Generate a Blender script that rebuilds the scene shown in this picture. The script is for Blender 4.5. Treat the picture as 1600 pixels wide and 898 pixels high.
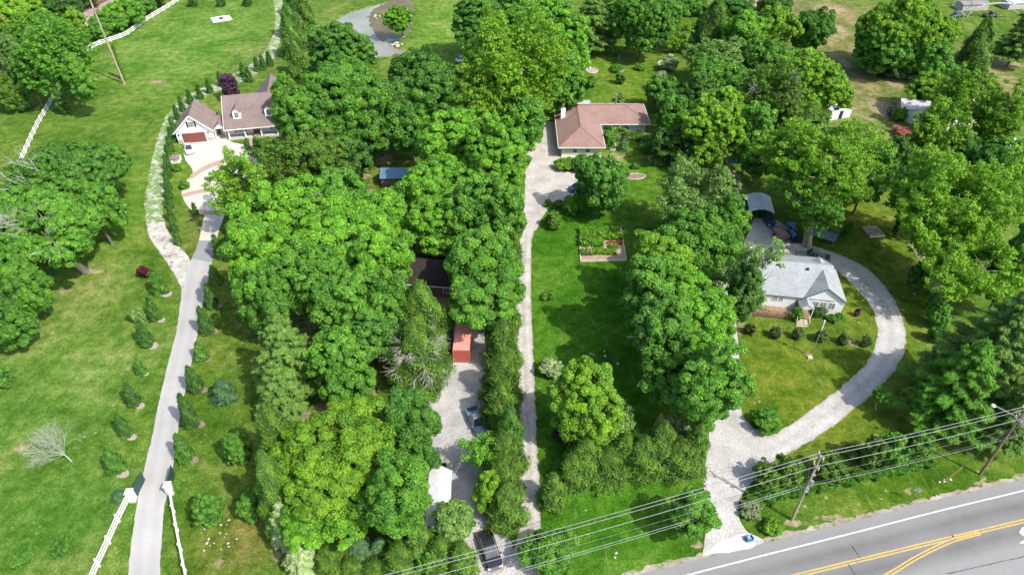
import bpy, math, random
import numpy as np
from mathutils import Vector, Matrix

# ---------------------------------------------------------------- scene, camera, light
for o in list(bpy.data.objects): bpy.data.objects.remove(o)
scene = bpy.context.scene
COL = scene.collection
F = 1067.0; PITCH = math.radians(39.4); H = 72.0
SP, CP = math.sin(PITCH), math.cos(PITCH)

cam = bpy.data.cameras.new('camera'); camo = bpy.data.objects.new('camera', cam); COL.objects.link(camo)
cam.sensor_fit = 'HORIZONTAL'; cam.sensor_width = 36.0; cam.lens = 36.0 * F / 1600.0
cam.clip_start = 0.5; cam.clip_end = 5000
camo.location = (0, 0, H); camo.rotation_euler = (math.pi/2 - PITCH, 0, 0)
scene.camera = camo

SUN_EL = math.radians(49); SUN_AZ = math.atan2(0.81, -0.585)
wd = bpy.data.worlds.new('World'); scene.world = wd; wd.use_nodes = True
nt = wd.node_tree; nt.nodes.clear()
sky = nt.nodes.new('ShaderNodeTexSky'); sky.sky_type = 'NISHITA'; sky.sun_disc = False
sky.sun_elevation = SUN_EL; sky.sun_rotation = SUN_AZ; sky.air_density = 1.0; sky.dust_density = 2.5; sky.ozone_density = 1.0
bg = nt.nodes.new('ShaderNodeBackground'); bg.inputs['Strength'].default_value = 0.15
wo = nt.nodes.new('ShaderNodeOutputWorld')
nt.links.new(sky.outputs[0], bg.inputs[0]); nt.links.new(bg.outputs[0], wo.inputs[0])
sl = bpy.data.lights.new('sun', 'SUN'); sl.energy = 3.2; sl.angle = math.radians(0.6); sl.color = (1.0, 0.955, 0.88)
so = bpy.data.objects.new('sun', sl); COL.objects.link(so); so.location = (60, -40, 120)
so.rotation_euler = Vector((math.cos(SUN_EL)*math.sin(SUN_AZ), math.cos(SUN_EL)*math.cos(SUN_AZ), math.sin(SUN_EL))).to_track_quat('Z', 'Y').to_euler()
vs = scene.view_settings; vs.view_transform = 'Standard'; vs.look = 'None'; vs.exposure = 0.72; vs.gamma = 1.0
scene.view_settings.use_curve_mapping = False
scene.cycles.max_bounces = 6; scene.cycles.diffuse_bounces = 4; scene.cycles.transparent_max_bounces = 6
scene.cycles.use_denoising = True

# ---------------------------------------------------------------- helpers
def G(px, py, z=0.0):
    u = (px-800)/F; v = (py-449)/F; t = (H-z)/(SP+v*CP)
    return (u*t, t*(CP-v*SP))
def P(x, y, z=0.0):
    d = y*CP+(H-z)*SP
    return (800+F*x/d, 449+F*((H-z)*CP-y*SP)/d)
def depth(x, y, z=0.0): return y*CP+(H-z)*SP

def tag(o, label=None, cat=None, group=None, kind=None):
    if label: o['label'] = label
    if cat: o['category'] = cat
    if group: o['group'] = group
    if kind: o['kind'] = kind
    return o
def empty(name, loc=(0,0,0), rz=0.0):
    o = bpy.data.objects.new(name, None); COL.objects.link(o)
    o.location = loc; o.rotation_euler = (0, 0, rz); o.empty_display_size = 0.3
    return o
def thing(name, label, cat, loc=(0,0,0), rz=0.0, group=None):
    return tag(empty(name, loc, rz), label, cat, group)
def link(name, me, mat=None, parent=None):
    o = bpy.data.objects.new(name, me); COL.objects.link(o)
    if mat and not me.materials: me.materials.append(mat)
    if parent: o.parent = parent
    return o
def copy_tree(o, parent=None):
    c = o.copy(); COL.objects.link(c); c.parent = parent
    for ch in list(o.children): copy_tree(ch, c)
    return c

class MB:
    def __init__(s): s.v = []; s.f = []
    def add(s, vs_, fs):
        b = len(s.v); s.v += [tuple(map(float, q)) for q in vs_]; s.f += [tuple(i+b for i in q) for q in fs]; return s
    def box(s, x0, x1, y0, y1, z0, z1):
        return s.add([(x0,y0,z0),(x1,y0,z0),(x1,y1,z0),(x0,y1,z0),(x0,y0,z1),(x1,y0,z1),(x1,y1,z1),(x0,y1,z1)],
                     [(0,3,2,1),(4,5,6,7),(0,1,5,4),(1,2,6,5),(2,3,7,6),(3,0,4,7)])
    def obox(s, c, ax, ay, az):
        c, ax, ay, az = map(Vector, (c, ax, ay, az)); vs_ = []
        for k in (-1, 1):
            for i, j in ((-1,-1),(1,-1),(1,1),(-1,1)): vs_.append(c+ax*i+ay*j+az*k)
        return s.add(vs_, [(0,3,2,1),(4,5,6,7),(0,1,5,4),(1,2,6,5),(2,3,7,6),(3,0,4,7)])
    def bar(s, p, q, w, h=None, up=(0,0,1)):
        p, q = Vector(p), Vector(q); d = (q-p); L = d.length
        if L < 1e-6: return s
        d /= L; h = h or w; side = d.cross(Vector(up))
        if side.length < 1e-4: side = d.cross(Vector((1,0,0)))
        side.normalize(); u = side.cross(d)
        return s.obox((p+q)/2, d*L/2, side*w/2, u*h/2)
    def tube(s, p, q, r0, r1=None, n=8, cap=True):
        p, q = Vector(p), Vector(q); r1 = r0 if r1 is None else r1; d = (q-p)
        if d.length < 1e-6: return s
        d.normalize(); a = d.orthogonal().normalized(); b = d.cross(a); vs_ = []
        for c, r in ((p, r0), (q, r1)):
            for i in range(n):
                t = 2*math.pi*i/n; vs_.append(c+a*(r*math.cos(t))+b*(r*math.sin(t)))
        fs = [(i, (i+1) % n, n+(i+1) % n, n+i) for i in range(n)]
        if cap: fs += [tuple(range(n-1, -1, -1)), tuple(range(n, 2*n))]
        return s.add(vs_, fs)
    def path(s, pts, rs, n=6):
        for i in range(len(pts)-1): s.tube(pts[i], pts[i+1], rs[i], rs[i+1], n)
        return s
    def prism(s, poly, z0, z1):
        n = len(poly); vs_ = [(x, y, z0) for x, y in poly]+[(x, y, z1) for x, y in poly]
        return s.add(vs_, [tuple(range(n-1, -1, -1)), tuple(range(n, 2*n))]+[(i, (i+1) % n, n+(i+1) % n, n+i) for i in range(n)])
    def xprism(s, poly, x0, x1):    # polygon in (y,z), extruded along x
        n = len(poly); vs_ = [(x0, y, z) for y, z in poly]+[(x1, y, z) for y, z in poly]
        return s.add(vs_, [tuple(range(n-1, -1, -1)), tuple(range(n, 2*n))]+[(i, (i+1) % n, n+(i+1) % n, n+i) for i in range(n)])
    def yprism(s, poly, y0, y1):    # polygon in (x,z), extruded along y
        n = len(poly); vs_ = [(x, y0, z) for x, z in poly]+[(x, y1, z) for x, z in poly]
        return s.add(vs_, [tuple(range(n)), tuple(range(2*n-1, n-1, -1))]+[(i, n+i, n+(i+1) % n, (i+1) % n) for i in range(n)])
    def ball(s, c, r, n=8, m=6, sz=1.0):
        vs_ = [(c[0], c[1], c[2]-r*sz)]
        for j in range(1, m):
            t = math.pi*j/m-math.pi/2
            for i in range(n):
                a = 2*math.pi*i/n; vs_.append((c[0]+r*math.cos(t)*math.cos(a), c[1]+r*math.cos(t)*math.sin(a), c[2]+r*sz*math.sin(t)))
        vs_.append((c[0], c[1], c[2]+r*sz)); fs = []
        for i in range(n): fs.append((0, 1+(i+1) % n, 1+i))
        for j in range(m-2):
            for i in range(n):
                a = 1+j*n; fs.append((a+i, a+(i+1) % n, a+n+(i+1) % n, a+n+i))
        a = 1+(m-2)*n
        for i in range(n): fs.append((a+i, a+(i+1) % n, len(vs_)-1))
        return s.add(vs_, fs)
    def build(s, name, mat, parent=None, smooth=False, bevel=0):
        me = bpy.data.meshes.new(name); me.from_pydata(s.v, [], s.f); me.update()
        o = link(name, me, mat, parent)
        if smooth: me.polygons.foreach_set('use_smooth', [True]*len(me.polygons))
        if bevel:
            b = o.modifiers.new('b', 'BEVEL'); b.width = bevel; b.segments = 2; b.limit_method = 'ANGLE'
        return o

# ---------------------------------------------------------------- materials
def mat_new(name):
    m = bpy.data.materials.new(name); m.use_nodes = True; n = m.node_tree; n.nodes.clear()
    out = n.nodes.new('ShaderNodeOutputMaterial'); p = n.nodes.new('ShaderNodeBsdfPrincipled')
    n.links.new(p.outputs[0], out.inputs[0]); return m, n, p, out
def noise(n, coord, scale, detail=3, rough=0.6, dist=0.0):
    t = n.nodes.new('ShaderNodeTexNoise'); t.inputs['Scale'].default_value = scale; t.inputs['Detail'].default_value = detail
    t.inputs['Roughness'].default_value = rough; t.inputs['Distortion'].default_value = dist; n.links.new(coord, t.inputs['Vector']); return t.outputs['Fac']
def ramp(n, fac, stops, interp='LINEAR'):
    r = n.nodes.new('ShaderNodeValToRGB'); r.color_ramp.interpolation = interp; el = r.color_ramp.elements
    while len(el) < len(stops): el.new(0.5)
    for e, (p, c) in zip(el, stops): e.position = p; e.color = (*c, 1) if len(c) == 3 else c
    n.links.new(fac, r.inputs[0]); return r.outputs[0]
def mix(n, fac, a, b, mode='MIX'):
    m = n.nodes.new('ShaderNodeMix'); m.data_type = 'RGBA'; m.blend_type = mode
    for s, v in ((m.inputs['Factor'], fac), (m.inputs['A'], a), (m.inputs['B'], b)):
        if hasattr(v, 'is_output'): n.links.new(v, s)
        elif isinstance(v, (int, float)): s.default_value = v
        else: s.default_value = (*v, 1)
    return m.outputs['Result']
for_mix_sock = None
def mth(n, op, a, b=None):
    m = n.nodes.new('ShaderNodeMath'); m.operation = op
    for i, v in enumerate((a, b)):
        if v is None: continue
        if hasattr(v, 'is_output'): n.links.new(v, m.inputs[i])
        else: m.inputs[i].default_value = v
    return m.outputs[0]
def objco(n):
    t = n.nodes.new('ShaderNodeTexCoord'); return t.outputs['Object']
def geopos(n):
    return n.nodes.new('ShaderNodeNewGeometry').outputs['Position']
def attr(n, name, out='Fac'):
    a = n.nodes.new('ShaderNodeAttribute'); a.attribute_name = name; return a.outputs[out]
def bump(n, p, h, strength=0.3, dist=0.1):
    b = n.nodes.new('ShaderNodeBump'); b.inputs['Strength'].default_value = strength; b.inputs['Distance'].default_value = dist
    n.links.new(h, b.inputs['Height']); n.links.new(b.outputs[0], p.inputs['Normal'])
def simple(name, col, rough=0.6, metal=0.0, var=0.12, scale=1.2, spec=0.5, coat=0.0, bmp=0.0):
    m, n, p, _ = mat_new(name); c = objco(n)
    f = noise(n, c, scale, 4); lo = tuple(x*(1-var) for x in col); hi = tuple(min(1, x*(1+var)) for x in col)
    n.links.new(ramp(n, f, [(0.3, lo), (0.7, hi)]), p.inputs['Base Color'])
    p.inputs['Roughness'].default_value = rough; p.inputs['Metallic'].default_value = metal
    p.inputs['Specular IOR Level'].default_value = spec; p.inputs['Coat Weight'].default_value = coat
    if bmp: bump(n, p, noise(n, c, scale*12, 2), bmp, 0.03)
    return m

def leafmat(name, a, b, trans=0.43, rough=0.5):
    m, n, p, out = mat_new(name)
    t = attr(n, 'tint'); oi = n.nodes.new('ShaderNodeObjectInfo')
    c = ramp(n, t, [(0.0, a), (1.0, b)])
    hs = n.nodes.new('ShaderNodeHueSaturation'); n.links.new(c, hs.inputs['Color'])
    r = n.nodes.new('ShaderNodeMapRange'); n.links.new(oi.outputs['Random'], r.inputs[0]); r.inputs[3].default_value = 0.9; r.inputs[4].default_value = 1.12
    n.links.new(r.outputs[0], hs.inputs['Value'])
    n.links.new(hs.outputs[0], p.inputs['Base Color']); p.inputs['Roughness'].default_value = rough; p.inputs['Specular IOR Level'].default_value = 0.25
    tr = n.nodes.new('ShaderNodeBsdfTranslucent'); n.links.new(hs.outputs[0], tr.inputs[0])
    ms = n.nodes.new('ShaderNodeMixShader'); ms.inputs[0].default_value = trans
    n.links.new(p.outputs[0], ms.inputs[1]); n.links.new(tr.outputs[0], ms.inputs[2]); n.links.new(ms.outputs[0], out.inputs[0])
    return m
TINT = {
 'mid':    ((0.040,0.150,0.008),(0.130,0.350,0.020)),
 'bright': ((0.055,0.190,0.007),(0.165,0.430,0.018)),
 'dark':   ((0.032,0.125,0.008),(0.112,0.305,0.020)),
 'yellow': ((0.068,0.185,0.006),(0.195,0.430,0.014)),
 'olive':  ((0.042,0.110,0.006),(0.128,0.290,0.018)),
 'grey':   ((0.060,0.155,0.022),(0.200,0.380,0.075)),
 'blue':   ((0.034,0.115,0.030),(0.120,0.270,0.095)),
 'pine':   ((0.050,0.145,0.016),(0.170,0.350,0.055)),
 'deep':   ((0.024,0.088,0.006),(0.082,0.215,0.016)),
 'silver': ((0.120,0.240,0.070),(0.330,0.500,0.230)),
 'red':    ((0.035,0.012,0.004),(0.090,0.026,0.014)),
 'purple': ((0.032,0.018,0.030),(0.100,0.060,0.085)),
 'flower': ((0.055,0.160,0.015),(0.300,0.380,0.220)),
 'rose':   ((0.035,0.150,0.014),(0.120,0.140,0.035)),
 'rust':   ((0.300,0.100,0.060),(0.550,0.250,0.170)),
 'orange': ((0.250,0.060,0.010),(0.600,0.170,0.030)),
}
LEAF = {k: leafmat('leaf_'+k, *[(min(.6, c[0]*1.58), min(.64, c[1]*1.32), c[2]*1.3+0.020) for c in v]) for k, v in TINT.items()}
M = {}
M['bark'] = simple('bark', (0.16,0.125,0.095), 0.9, var=0.35, scale=3, bmp=0.5)
M['pale_bark'] = simple('pale_bark', (0.38,0.34,0.28), 0.9, var=0.3, scale=2)
M['dead_wood'] = simple('dead_wood', (0.42,0.40,0.36), 0.9, var=0.25, scale=2)
M['white_vinyl'] = simple('white_vinyl', (0.80,0.80,0.79), 0.4, var=0.04)
M['white_paint'] = simple('white_paint', (0.86,0.86,0.85), 0.5, var=0.05, scale=0.8)
M['glass'] = simple('glass_dark', (0.035,0.05,0.06), 0.08, var=0.5, scale=0.8, spec=0.8)
M['black_paint'] = simple('black_paint', (0.012,0.013,0.016), 0.3, spec=0.6, coat=0.3)
M['rubber'] = simple('rubber', (0.02,0.02,0.02), 0.9)
M['metal'] = simple('grey_metal', (0.45,0.46,0.47), 0.4, metal=0.7)
M['pole_wood'] = simple('pole_wood', (0.20,0.145,0.10), 0.9, var=0.35, scale=1.5)
M['pole_grey'] = simple('pole_wood_grey', (0.36,0.29,0.22), 0.9, var=0.3, scale=1.5)
M['wire'] = simple('wire_bright', (0.52,0.52,0.50), 0.35, metal=0.3)
M['wire_dark'] = simple('wire_dark', (0.12,0.12,0.12), 0.6)
M['concrete'] = simple('concrete', (0.50,0.48,0.44), 0.85, var=0.12, scale=0.6)
M['mulch'] = simple('mulch', (0.24,0.17,0.13), 0.95, var=0.4, scale=3)
M['mulch_pale'] = simple('mulch_pale', (0.35,0.30,0.25), 0.95, var=0.3, scale=3)
M['soil'] = simple('soil', (0.13,0.085,0.06), 0.95, var=0.4, scale=2)
M['red_lens'] = simple('red_lens', (0.35,0.02,0.02), 0.2)
M['head_lens'] = simple('head_lens', (0.75,0.77,0.8), 0.1)
# ---------------------------------------------------------------- ground
def seg_noise(x, y, s, seed=0):
    """cheap smooth value noise in numpy"""
    x = np.asarray(x)/s+seed*17.3; y = np.asarray(y)/s+seed*9.1
    xi = np.floor(x).astype(int); yi = np.floor(y).astype(int); fx = x-xi; fy = y-yi
    fx = fx*fx*(3-2*fx); fy = fy*fy*(3-2*fy)
    def h(a, b): return (np.sin(a*127.1+b*311.7+seed*7.7)*43758.5453) % 1.0
    return (h(xi, yi)*(1-fx)+h(xi+1, yi)*fx)*(1-fy)+(h(xi, yi+1)*(1-fx)+h(xi+1, yi+1)*fx)*fy

POND_PX = [(529,32),(545,22),(570,14),(592,8),(612,2),(634,-2),(642,6),(644,22),(640,38),(635,51),(628,59),(612,64),(614,74),(642,80),(634,92),(612,104),(604,120),(590,122),(583,104),(582,88),(574,68),(560,48)]
POND = np.array([G(*q) for q in POND_PX])
def poly_sd(X, Y, poly):
    """signed distance to polygon, negative inside"""
    d = np.full(X.shape, 1e9); inside = np.zeros(X.shape, bool); n = len(poly)
    for i in range(n):
        ax, ay = poly[i]; bx, by = poly[(i+1) % n]; ex, ey = bx-ax, by-ay
        t = np.clip(((X-ax)*ex+(Y-ay)*ey)/(ex*ex+ey*ey+1e-9), 0, 1)
        d = np.minimum(d, np.hypot(X-ax-t*ex, Y-ay-t*ey))
        c = ((ay > Y) != (by > Y)) & (X < (bx-ax)*(Y-ay)/(by-ay+1e-12)+ax); inside ^= c
    return np.where(inside, -d, d)

def axis(lo, hi, step, out, n):
    core = np.arange(lo, hi+1e-6, step); g = np.geomspace(1, out, n)-1
    return np.concatenate([(lo-step-g[::-1]*step*2), core, (hi+step+g*step*2)])
gx = axis(-200, 200, 0.9, 900, 14); gy = axis(28, 262, 0.9, 900, 14)
X, Y = np.meshgrid(gx, gy)
# lawn colour regions: (px,py, radius_px_x, radius_px_y, colour)
BASE = np.array([0.105,0.225,0.022])
LG = np.array([0.90,0.79,0.95]); col = np.zeros(X.shape+(3,)); col[:] = BASE
bare = np.zeros(X.shape)
def blob(px, py, rx, ry):
    cx, cy = G(px, py); s = F/depth(cx, cy); e = G(px, py-ry)[1]-cy
    return np.exp(-((X-cx)/(rx/s))**2-((Y-cy)/max(abs(e), 0.5))**2)
def paint(px, py, rx, ry, c, k=1.0):
    w = np.clip(blob(px, py, rx, ry)*k, 0, 1)[..., None]; col[:] = col*(1-w)+np.array(c)*w
RICH = (0.062,0.215,0.010); PALE = (0.190,0.275,0.060); DRYC = (0.30,0.27,0.11); DEEP = (0.045,0.15,0.010); WARM = (0.125,0.225,0.015)
for b in [(900,440,120,170,RICH,1.4),(930,640,150,170,RICH,1.3),(960,800,160,70,RICH,1.3),(1000,260,60,60,(0.10,0.255,0.015),1),
          (960,120,110,50,(0.12,0.25,0.018),1),(1260,600,120,90,WARM,1.4),(1340,480,80,60,WARM,1),(1350,330,60,60,WARM,1),(1420,760,200,60,(0.085,0.20,0.012),1.2),
          (1330,180,60,60,PALE,.9),(1340,130,60,40,(0.26,0.27,0.10),.8),(1300,60,50,60,(0.25,0.27,0.09),.8),(1300,20,70,20,(0.30,0.28,0.11),.7),
          (1560,120,40,60,(0.27,0.27,0.10),.7),(230,300,60,120,(0.12,0.28,0.022),1),(300,60,140,70,(0.13,0.30,0.035),1),
          (100,600,160,130,(0.125,0.275,0.035),1),(120,800,160,80,(0.09,0.24,0.025),1),(60,850,60,40,(0.085,0.24,0.025),.8),(150,450,60,60,(0.17,0.29,0.05),.6),
          (340,850,60,60,(0.15,0.22,0.03),.8),(330,560,40,120,(0.11,0.225,0.02),.8),(390,840,40,60,(0.21,0.23,0.05),.8),(330,350,30,40,(0.20,0.235,0.05),.7),
          (690,50,60,60,(0.15,0.32,0.035),1),(520,40,60,30,(0.16,0.28,0.05),.8),(420,90,30,30,(0.20,0.25,0.07),.6),(550,210,40,30,(0.15,0.25,0.02),.6),
          (350,170,40,20,(0.17,0.27,0.04),.6),(1290,665,60,40,(0.17,0.25,0.02),.5)]: paint(*b)
# bare, dry or earthy patches
for px, py, rx, ry, k in [(245,128,18,5,.7),(275,30,10,6,.4),(150,424,14,5,1.1),(100,455,14,6,.8),(115,470,10,6,.6),(85,480,10,5,.5),(40,525,12,6,.8),(35,700,16,10,.9),
        (320,255,10,14,.6),(315,165,14,5,.7),(303,340,14,14,.5),(1310,170,40,12,.7),(1380,170,25,18,1.0),(1400,130,20,10,.9),(1320,100,14,10,.8),(1310,45,14,10,.8),(1300,15,30,7,.7),
        (1575,100,30,8,.9),(1430,350,7,30,1.2),(1440,400,7,30,1.2),(1450,385,7,18,1.0),(1425,330,10,14,1.1),(1438,375,14,14,.8),(1470,540,6,30,.8),(1475,570,8,20,.8),
        (590,600,14,22,.8),(575,655,18,26,.5),(610,560,10,10,.7),(720,500,12,30,.8),(1300,810,40,5,.9),(1345,800,20,4,.9),(1260,820,14,6,.7),(1560,755,50,5,.8),(1475,750,12,4,1),
        (1420,768,8,4,1),(1380,765,7,4,.7),(1235,815,14,6,1.2),(1531,741,10,6,1.1),(1265,556,10,7,.8),(1192,775,6,10,.3),(1333,535,9,9,.9),(1230,508,20,8,.4),
        (1150,500,10,30,.9),(1275,525,8,12,.4),(950,770,40,5,.35),(1130,560,6,18,.6),(870,252,20,10,.5),(960,246,20,8,.9),(1090,850,12,10,.9),(1215,845,10,8,.9),(1150,280,12,30,.8),
        (430,870,20,25,.6),(340,880,40,20,.5),(510,870,40,15,.5),(600,700,30,20,.4),(320,30,10,6,.2),(90,10,60,14,.5),(40,140,30,12,.7),(30,60,20,12,1.0),(1180,25,20,10,1.0),(1110,290,10,10,.8),
        (530,170,20,14,.3),(600,250,16,14,.8),(560,275,22,7,1.0),(630,345,30,30,1),(680,430,60,70,1),(690,540,30,40,1),(1090,250,40,24,.8),(1165,230,40,20,.8),(1440,240,60,30,.8),(460,200,50,30,.6),(520,400,150,120,.9),(500,700,80,90,.9)]:
    bare = np.maximum(bare, blob(px, py, rx, ry)*k)
Z = np.zeros(X.shape)
near = (Y > 190) & (Y < 275) & (X > -80) & (X < 0)
sd = np.full(X.shape, 50.0); sd[near] = poly_sd(X[near], Y[near], POND)
Z -= 1.2*np.clip((0.8-sd)/3.0, 0, 1)**1.0*(sd < 0.8)
sdw = np.clip(1-np.abs(sd-0.4)/1.6, 0, 1); bare = np.maximum(bare, sdw*0.55)
me = bpy.data.meshes.new('ground')
nx, ny = len(gx), len(gy); idx = np.arange(nx*ny).reshape(ny, nx)
quads = np.stack([idx[:-1, :-1], idx[:-1, 1:], idx[1:, 1:], idx[1:, :-1]], -1).reshape(-1, 4)
me.vertices.add(nx*ny); me.vertices.foreach_set('co', np.stack([X, Y, Z], -1).astype(np.float32).ravel())
me.loops.add(quads.size); me.loops.foreach_set('vertex_index', quads.astype(np.int32).ravel())
me.polygons.add(len(quads)); me.polygons.foreach_set('loop_start', (np.arange(len(quads))*4).astype(np.int32))
me.update(calc_edges=True); me.validate()
a = me.attributes.new('lawn', 'FLOAT_COLOR', 'POINT'); a.data.foreach_set('color', np.concatenate([col*LG, np.ones(X.shape+(1,))], -1).astype(np.float32).ravel())
a = me.attributes.new('bare', 'FLOAT', 'POINT'); a.data.foreach_set('value', np.clip(bare, 0, 1.3).astype(np.float32).ravel())
me.polygons.foreach_set('use_smooth', [True]*len(me.polygons))

m, n, p, out = mat_new('lawn_ground'); c = geopos(n)
base = attr(n, 'lawn', 'Color')
f1 = noise(n, c, 0.09, 4, 0.6, 0.6); f2 = noise(n, c, 0.55, 5, 0.65); f3 = noise(n, c, 4.0, 4, 0.7)
k1 = ramp(n, f1, [(0.36, (0.62,0.74,0.55)), (0.5, (0.95,0.96,0.9)), (0.64, (1.4,1.12,1.6))])
k2 = ramp(n, f2, [(0.36, (0.60,0.70,0.5)), (0.5, (0.95,0.97,0.9)), (0.64, (1.5,1.22,1.7))])
k3 = ramp(n, f3, [(0.34, (0.45,0.52,0.4)), (0.5, (1,1,1)), (0.66, (1.6,1.45,1.7))])
g = mix(n, 1.0, base, k1, 'MULTIPLY'); g = mix(n, 1.0, g, k2, 'MULTIPLY'); g = mix(n, 0.75, g, k3, 'MULTIPLY')
# mowing streaks and scattered seedheads, stretched along one direction
mp = n.nodes.new('ShaderNodeMapping'); n.links.new(c, mp.inputs[0]); mp.inputs['Rotation'].default_value = (0, 0, 0.35); mp.inputs['Scale'].default_value = (1.5, 0.16, 1)
fs = noise(n, mp.outputs[0], 0.9, 4, 0.65)
g = mix(n, ramp(n, fs, [(0.60, (0,0,0)), (0.75, (0.35,0.35,0.35))]), g, (0.30,0.33,0.13))
# sparse pale weeds
v = n.nodes.new('ShaderNodeTexVoronoi'); v.inputs['Scale'].default_value = 0.8; n.links.new(c, v.inputs['Vector'])
spot = mth(n, 'MULTIPLY', mth(n, 'LESS_THAN', v.outputs['Distance'], 0.16), mth(n, 'GREATER_THAN', noise(n, c, 0.12, 3), 0.60))
g = mix(n, mth(n, 'MULTIPLY', spot, 0.5), g, (0.40,0.40,0.24))
v2 = n.nodes.new('ShaderNodeTexVoronoi'); v2.inputs['Scale'].default_value = 1.15; n.links.new(c, v2.inputs['Vector']); mp2 = noise(n, mp.outputs[0], 0.16, 4, 0.6)
spot2 = mth(n, 'MULTIPLY', mth(n, 'LESS_THAN', mth(n, 'ADD', v2.outputs['Distance'], mth(n, 'MULTIPLY', noise(n, c, 3.0, 3), 0.6)), 0.40), mth(n, 'GREATER_THAN', mp2, 0.53))
g = mix(n, mth(n, 'MULTIPLY', spot2, 0.45), g, (0.42,0.38,0.20))
f5 = noise(n, c, 1.7, 6, 0.8); g = mix(n, 0.8, g, ramp(n, f5, [(0.36, (0.62,0.70,0.55)), (0.5, (1,1,1)), (0.64, (1.35,1.18,1.4))]), 'MULTIPLY')
bt = attr(n, 'bare'); bn = mth(n, 'ADD', bt, mth(n, 'MULTIPLY', mth(n, 'SUBTRACT', noise(n, c, 0.9, 5, 0.7), 0.5), 1.5))
bm = ramp(n, bn, [(0.42, (0,0,0)), (0.62, (0.85,0.85,0.85))])
dirt = ramp(n, noise(n, c, 1.4, 5, 0.7), [(0.3, (0.17,0.125,0.07)), (0.5, (0.34,0.27,0.16)), (0.7, (0.50,0.43,0.29))])
g = mix(n, bm, g, dirt)
n.links.new(g, p.inputs['Base Color']); p.inputs['Roughness'].default_value = 0.95; p.inputs['Specular IOR Level'].default_value = 0.1
bump(n, p, mth(n, 'ADD', f3, noise(n, c, 11, 2)), 0.6, 0.16)
ground = tag(link('ground', me, m), 'mown green lawns and rough grass with dry earthy patches', kind='structure')

# pond water
m, n, p, out = mat_new('pond_water'); c = geopos(n)
n.links.new(ramp(n, noise(n, c, 0.07, 3), [(0.35, (0.22,0.225,0.16)), (0.60, (0.29,0.31,0.25))]), p.inputs['Base Color'])
p.inputs['Roughness'].default_value = 0.15; p.inputs['Specular IOR Level'].default_value = 0.4; bump(n, p, noise(n, c, 2.2, 3), 0.10, 0.03)
pc = POND.mean(0); mb = MB(); mb.add([(pc[0]+(x-pc[0])*1.06, pc[1]+(y-pc[1])*1.06, -0.12) for x, y in POND], [tuple(range(len(POND)))])
tag(mb.build('pond_water', m), 'still grey brown pond water', kind='structure')

# ---------------------------------------------------------------- sheets: roads, drives
def spline(pts, step=0.35):
    P_ = [Vector((q[0], q[1], 0)) for q in pts]; P_ = [P_[0]*2-P_[1]]+P_+[P_[-1]*2-P_[-2]]; out_ = []
    for i in range(1, len(P_)-2):
        a, b, c_, d = P_[i-1:i+3]; L = (c_-b).length; k = max(2, int(L/step))
        for j in range(k):
            t = j/k; out_.append(0.5*((2*b)+(c_-a)*t+(2*a-5*b+4*c_-d)*t*t+(3*b-a-3*c_+d)*t**3))
    out_.append(P_[-2]); return out_
def resample(pts, n_):
    d = [0]
    for i in range(1, len(pts)): d.append(d[-1]+(pts[i]-pts[i-1]).length)
    out_ = []; j = 0
    for k in range(n_):
        s = d[-1]*k/(n_-1)
        while j < len(d)-2 and d[j+1] < s: j += 1
        t = (s-d[j])/max(d[j+1]-d[j], 1e-9); out_.append(pts[j].lerp(pts[j+1], min(1, t)))
    return out_
def ribbon(name, left, right, z, mat, label, jit=0.12, cols=8, px=True, lab_kind='structure', thick=0):
    L = [G(*q) for q in left] if px else left; R_ = [G(*q) for q in right] if px else right
    L = spline(L); R_ = spline(R_); n_ = max(len(L), len(R_)); L = resample(L, n_); R_ = resample(R_, n_)
    rr = random.Random(hash(name) % 999 if False else len(name)*7+n_)
    vs_ = []; ac = []
    for i in range(n_):
        a, b = L[i], R_[i]; w = (b-a); wn = w.normalized()
        ja = (seg_noise(a.x, a.y, 0.9, 1)-.5+0.6*(seg_noise(a.x, a.y, 0.3, 2)-.5))*2*jit; jb = (seg_noise(b.x, b.y, 0.9, 3)-.5+0.6*(seg_noise(b.x, b.y, 0.3, 4)-.5))*2*jit
        a = a+wn*float(ja); b = b+wn*float(jb)
        for k in range(cols+1):
            q = a.lerp(b, k/cols); vs_.append((q.x, q.y, z)); ac.append(k/cols)
    fs = []
    for i in range(n_-1):
        for k in range(cols):
            o = i*(cols+1)+k; fs.append((o, o+1, o+cols+2, o+cols+1))
    mb = MB(); mb.v = vs_; mb.f = fs; o = mb.build(name, mat)
    at = o.data.attributes.new('across', 'FLOAT', 'POINT'); at.data.foreach_set('value', ac)
    # make sure faces look up
    if o.data.polygons[0].normal.z < 0: o.data.flip_normals()
    return tag(o, label, kind=lab_kind)
def sheet(name, pts, z, mat, label, jit=0.12, px=True, kind='structure', cat=None, rough=True):
    Q = [G(*q) for q in pts] if px else pts; Q = Q+[Q[0]]; Q = spline(Q, 0.3)[:-1] if rough else [Vector((a, b, 0)) for a, b in Q[:-1]]
    vs_ = []
    c_ = sum(Q, Vector())/len(Q)
    for q in Q:
        d = (q-c_).normalized(); j = (float(seg_noise(q.x, q.y, 0.8, 5))-.5)*2*jit; vs_.append((q.x+d.x*j, q.y+d.y*j, z))
    import mathutils.geometry as mg
    tris = mg.tessellate_polygon([[Vector(v_) for v_ in vs_]])
    mb = MB(); mb.v = vs_; mb.f = [tuple(t) for t in tris]; o = mb.build(name, mat)
    for pl in o.data.polygons:
        if pl.normal.z < 0: pl.flip()
    o.data.update()
    at = o.data.attributes.new('across', 'FLOAT', 'POINT'); at.data.foreach_set('value', [0.35]*len(vs_))
    return tag(o, label, cat=cat, kind=kind)

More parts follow.
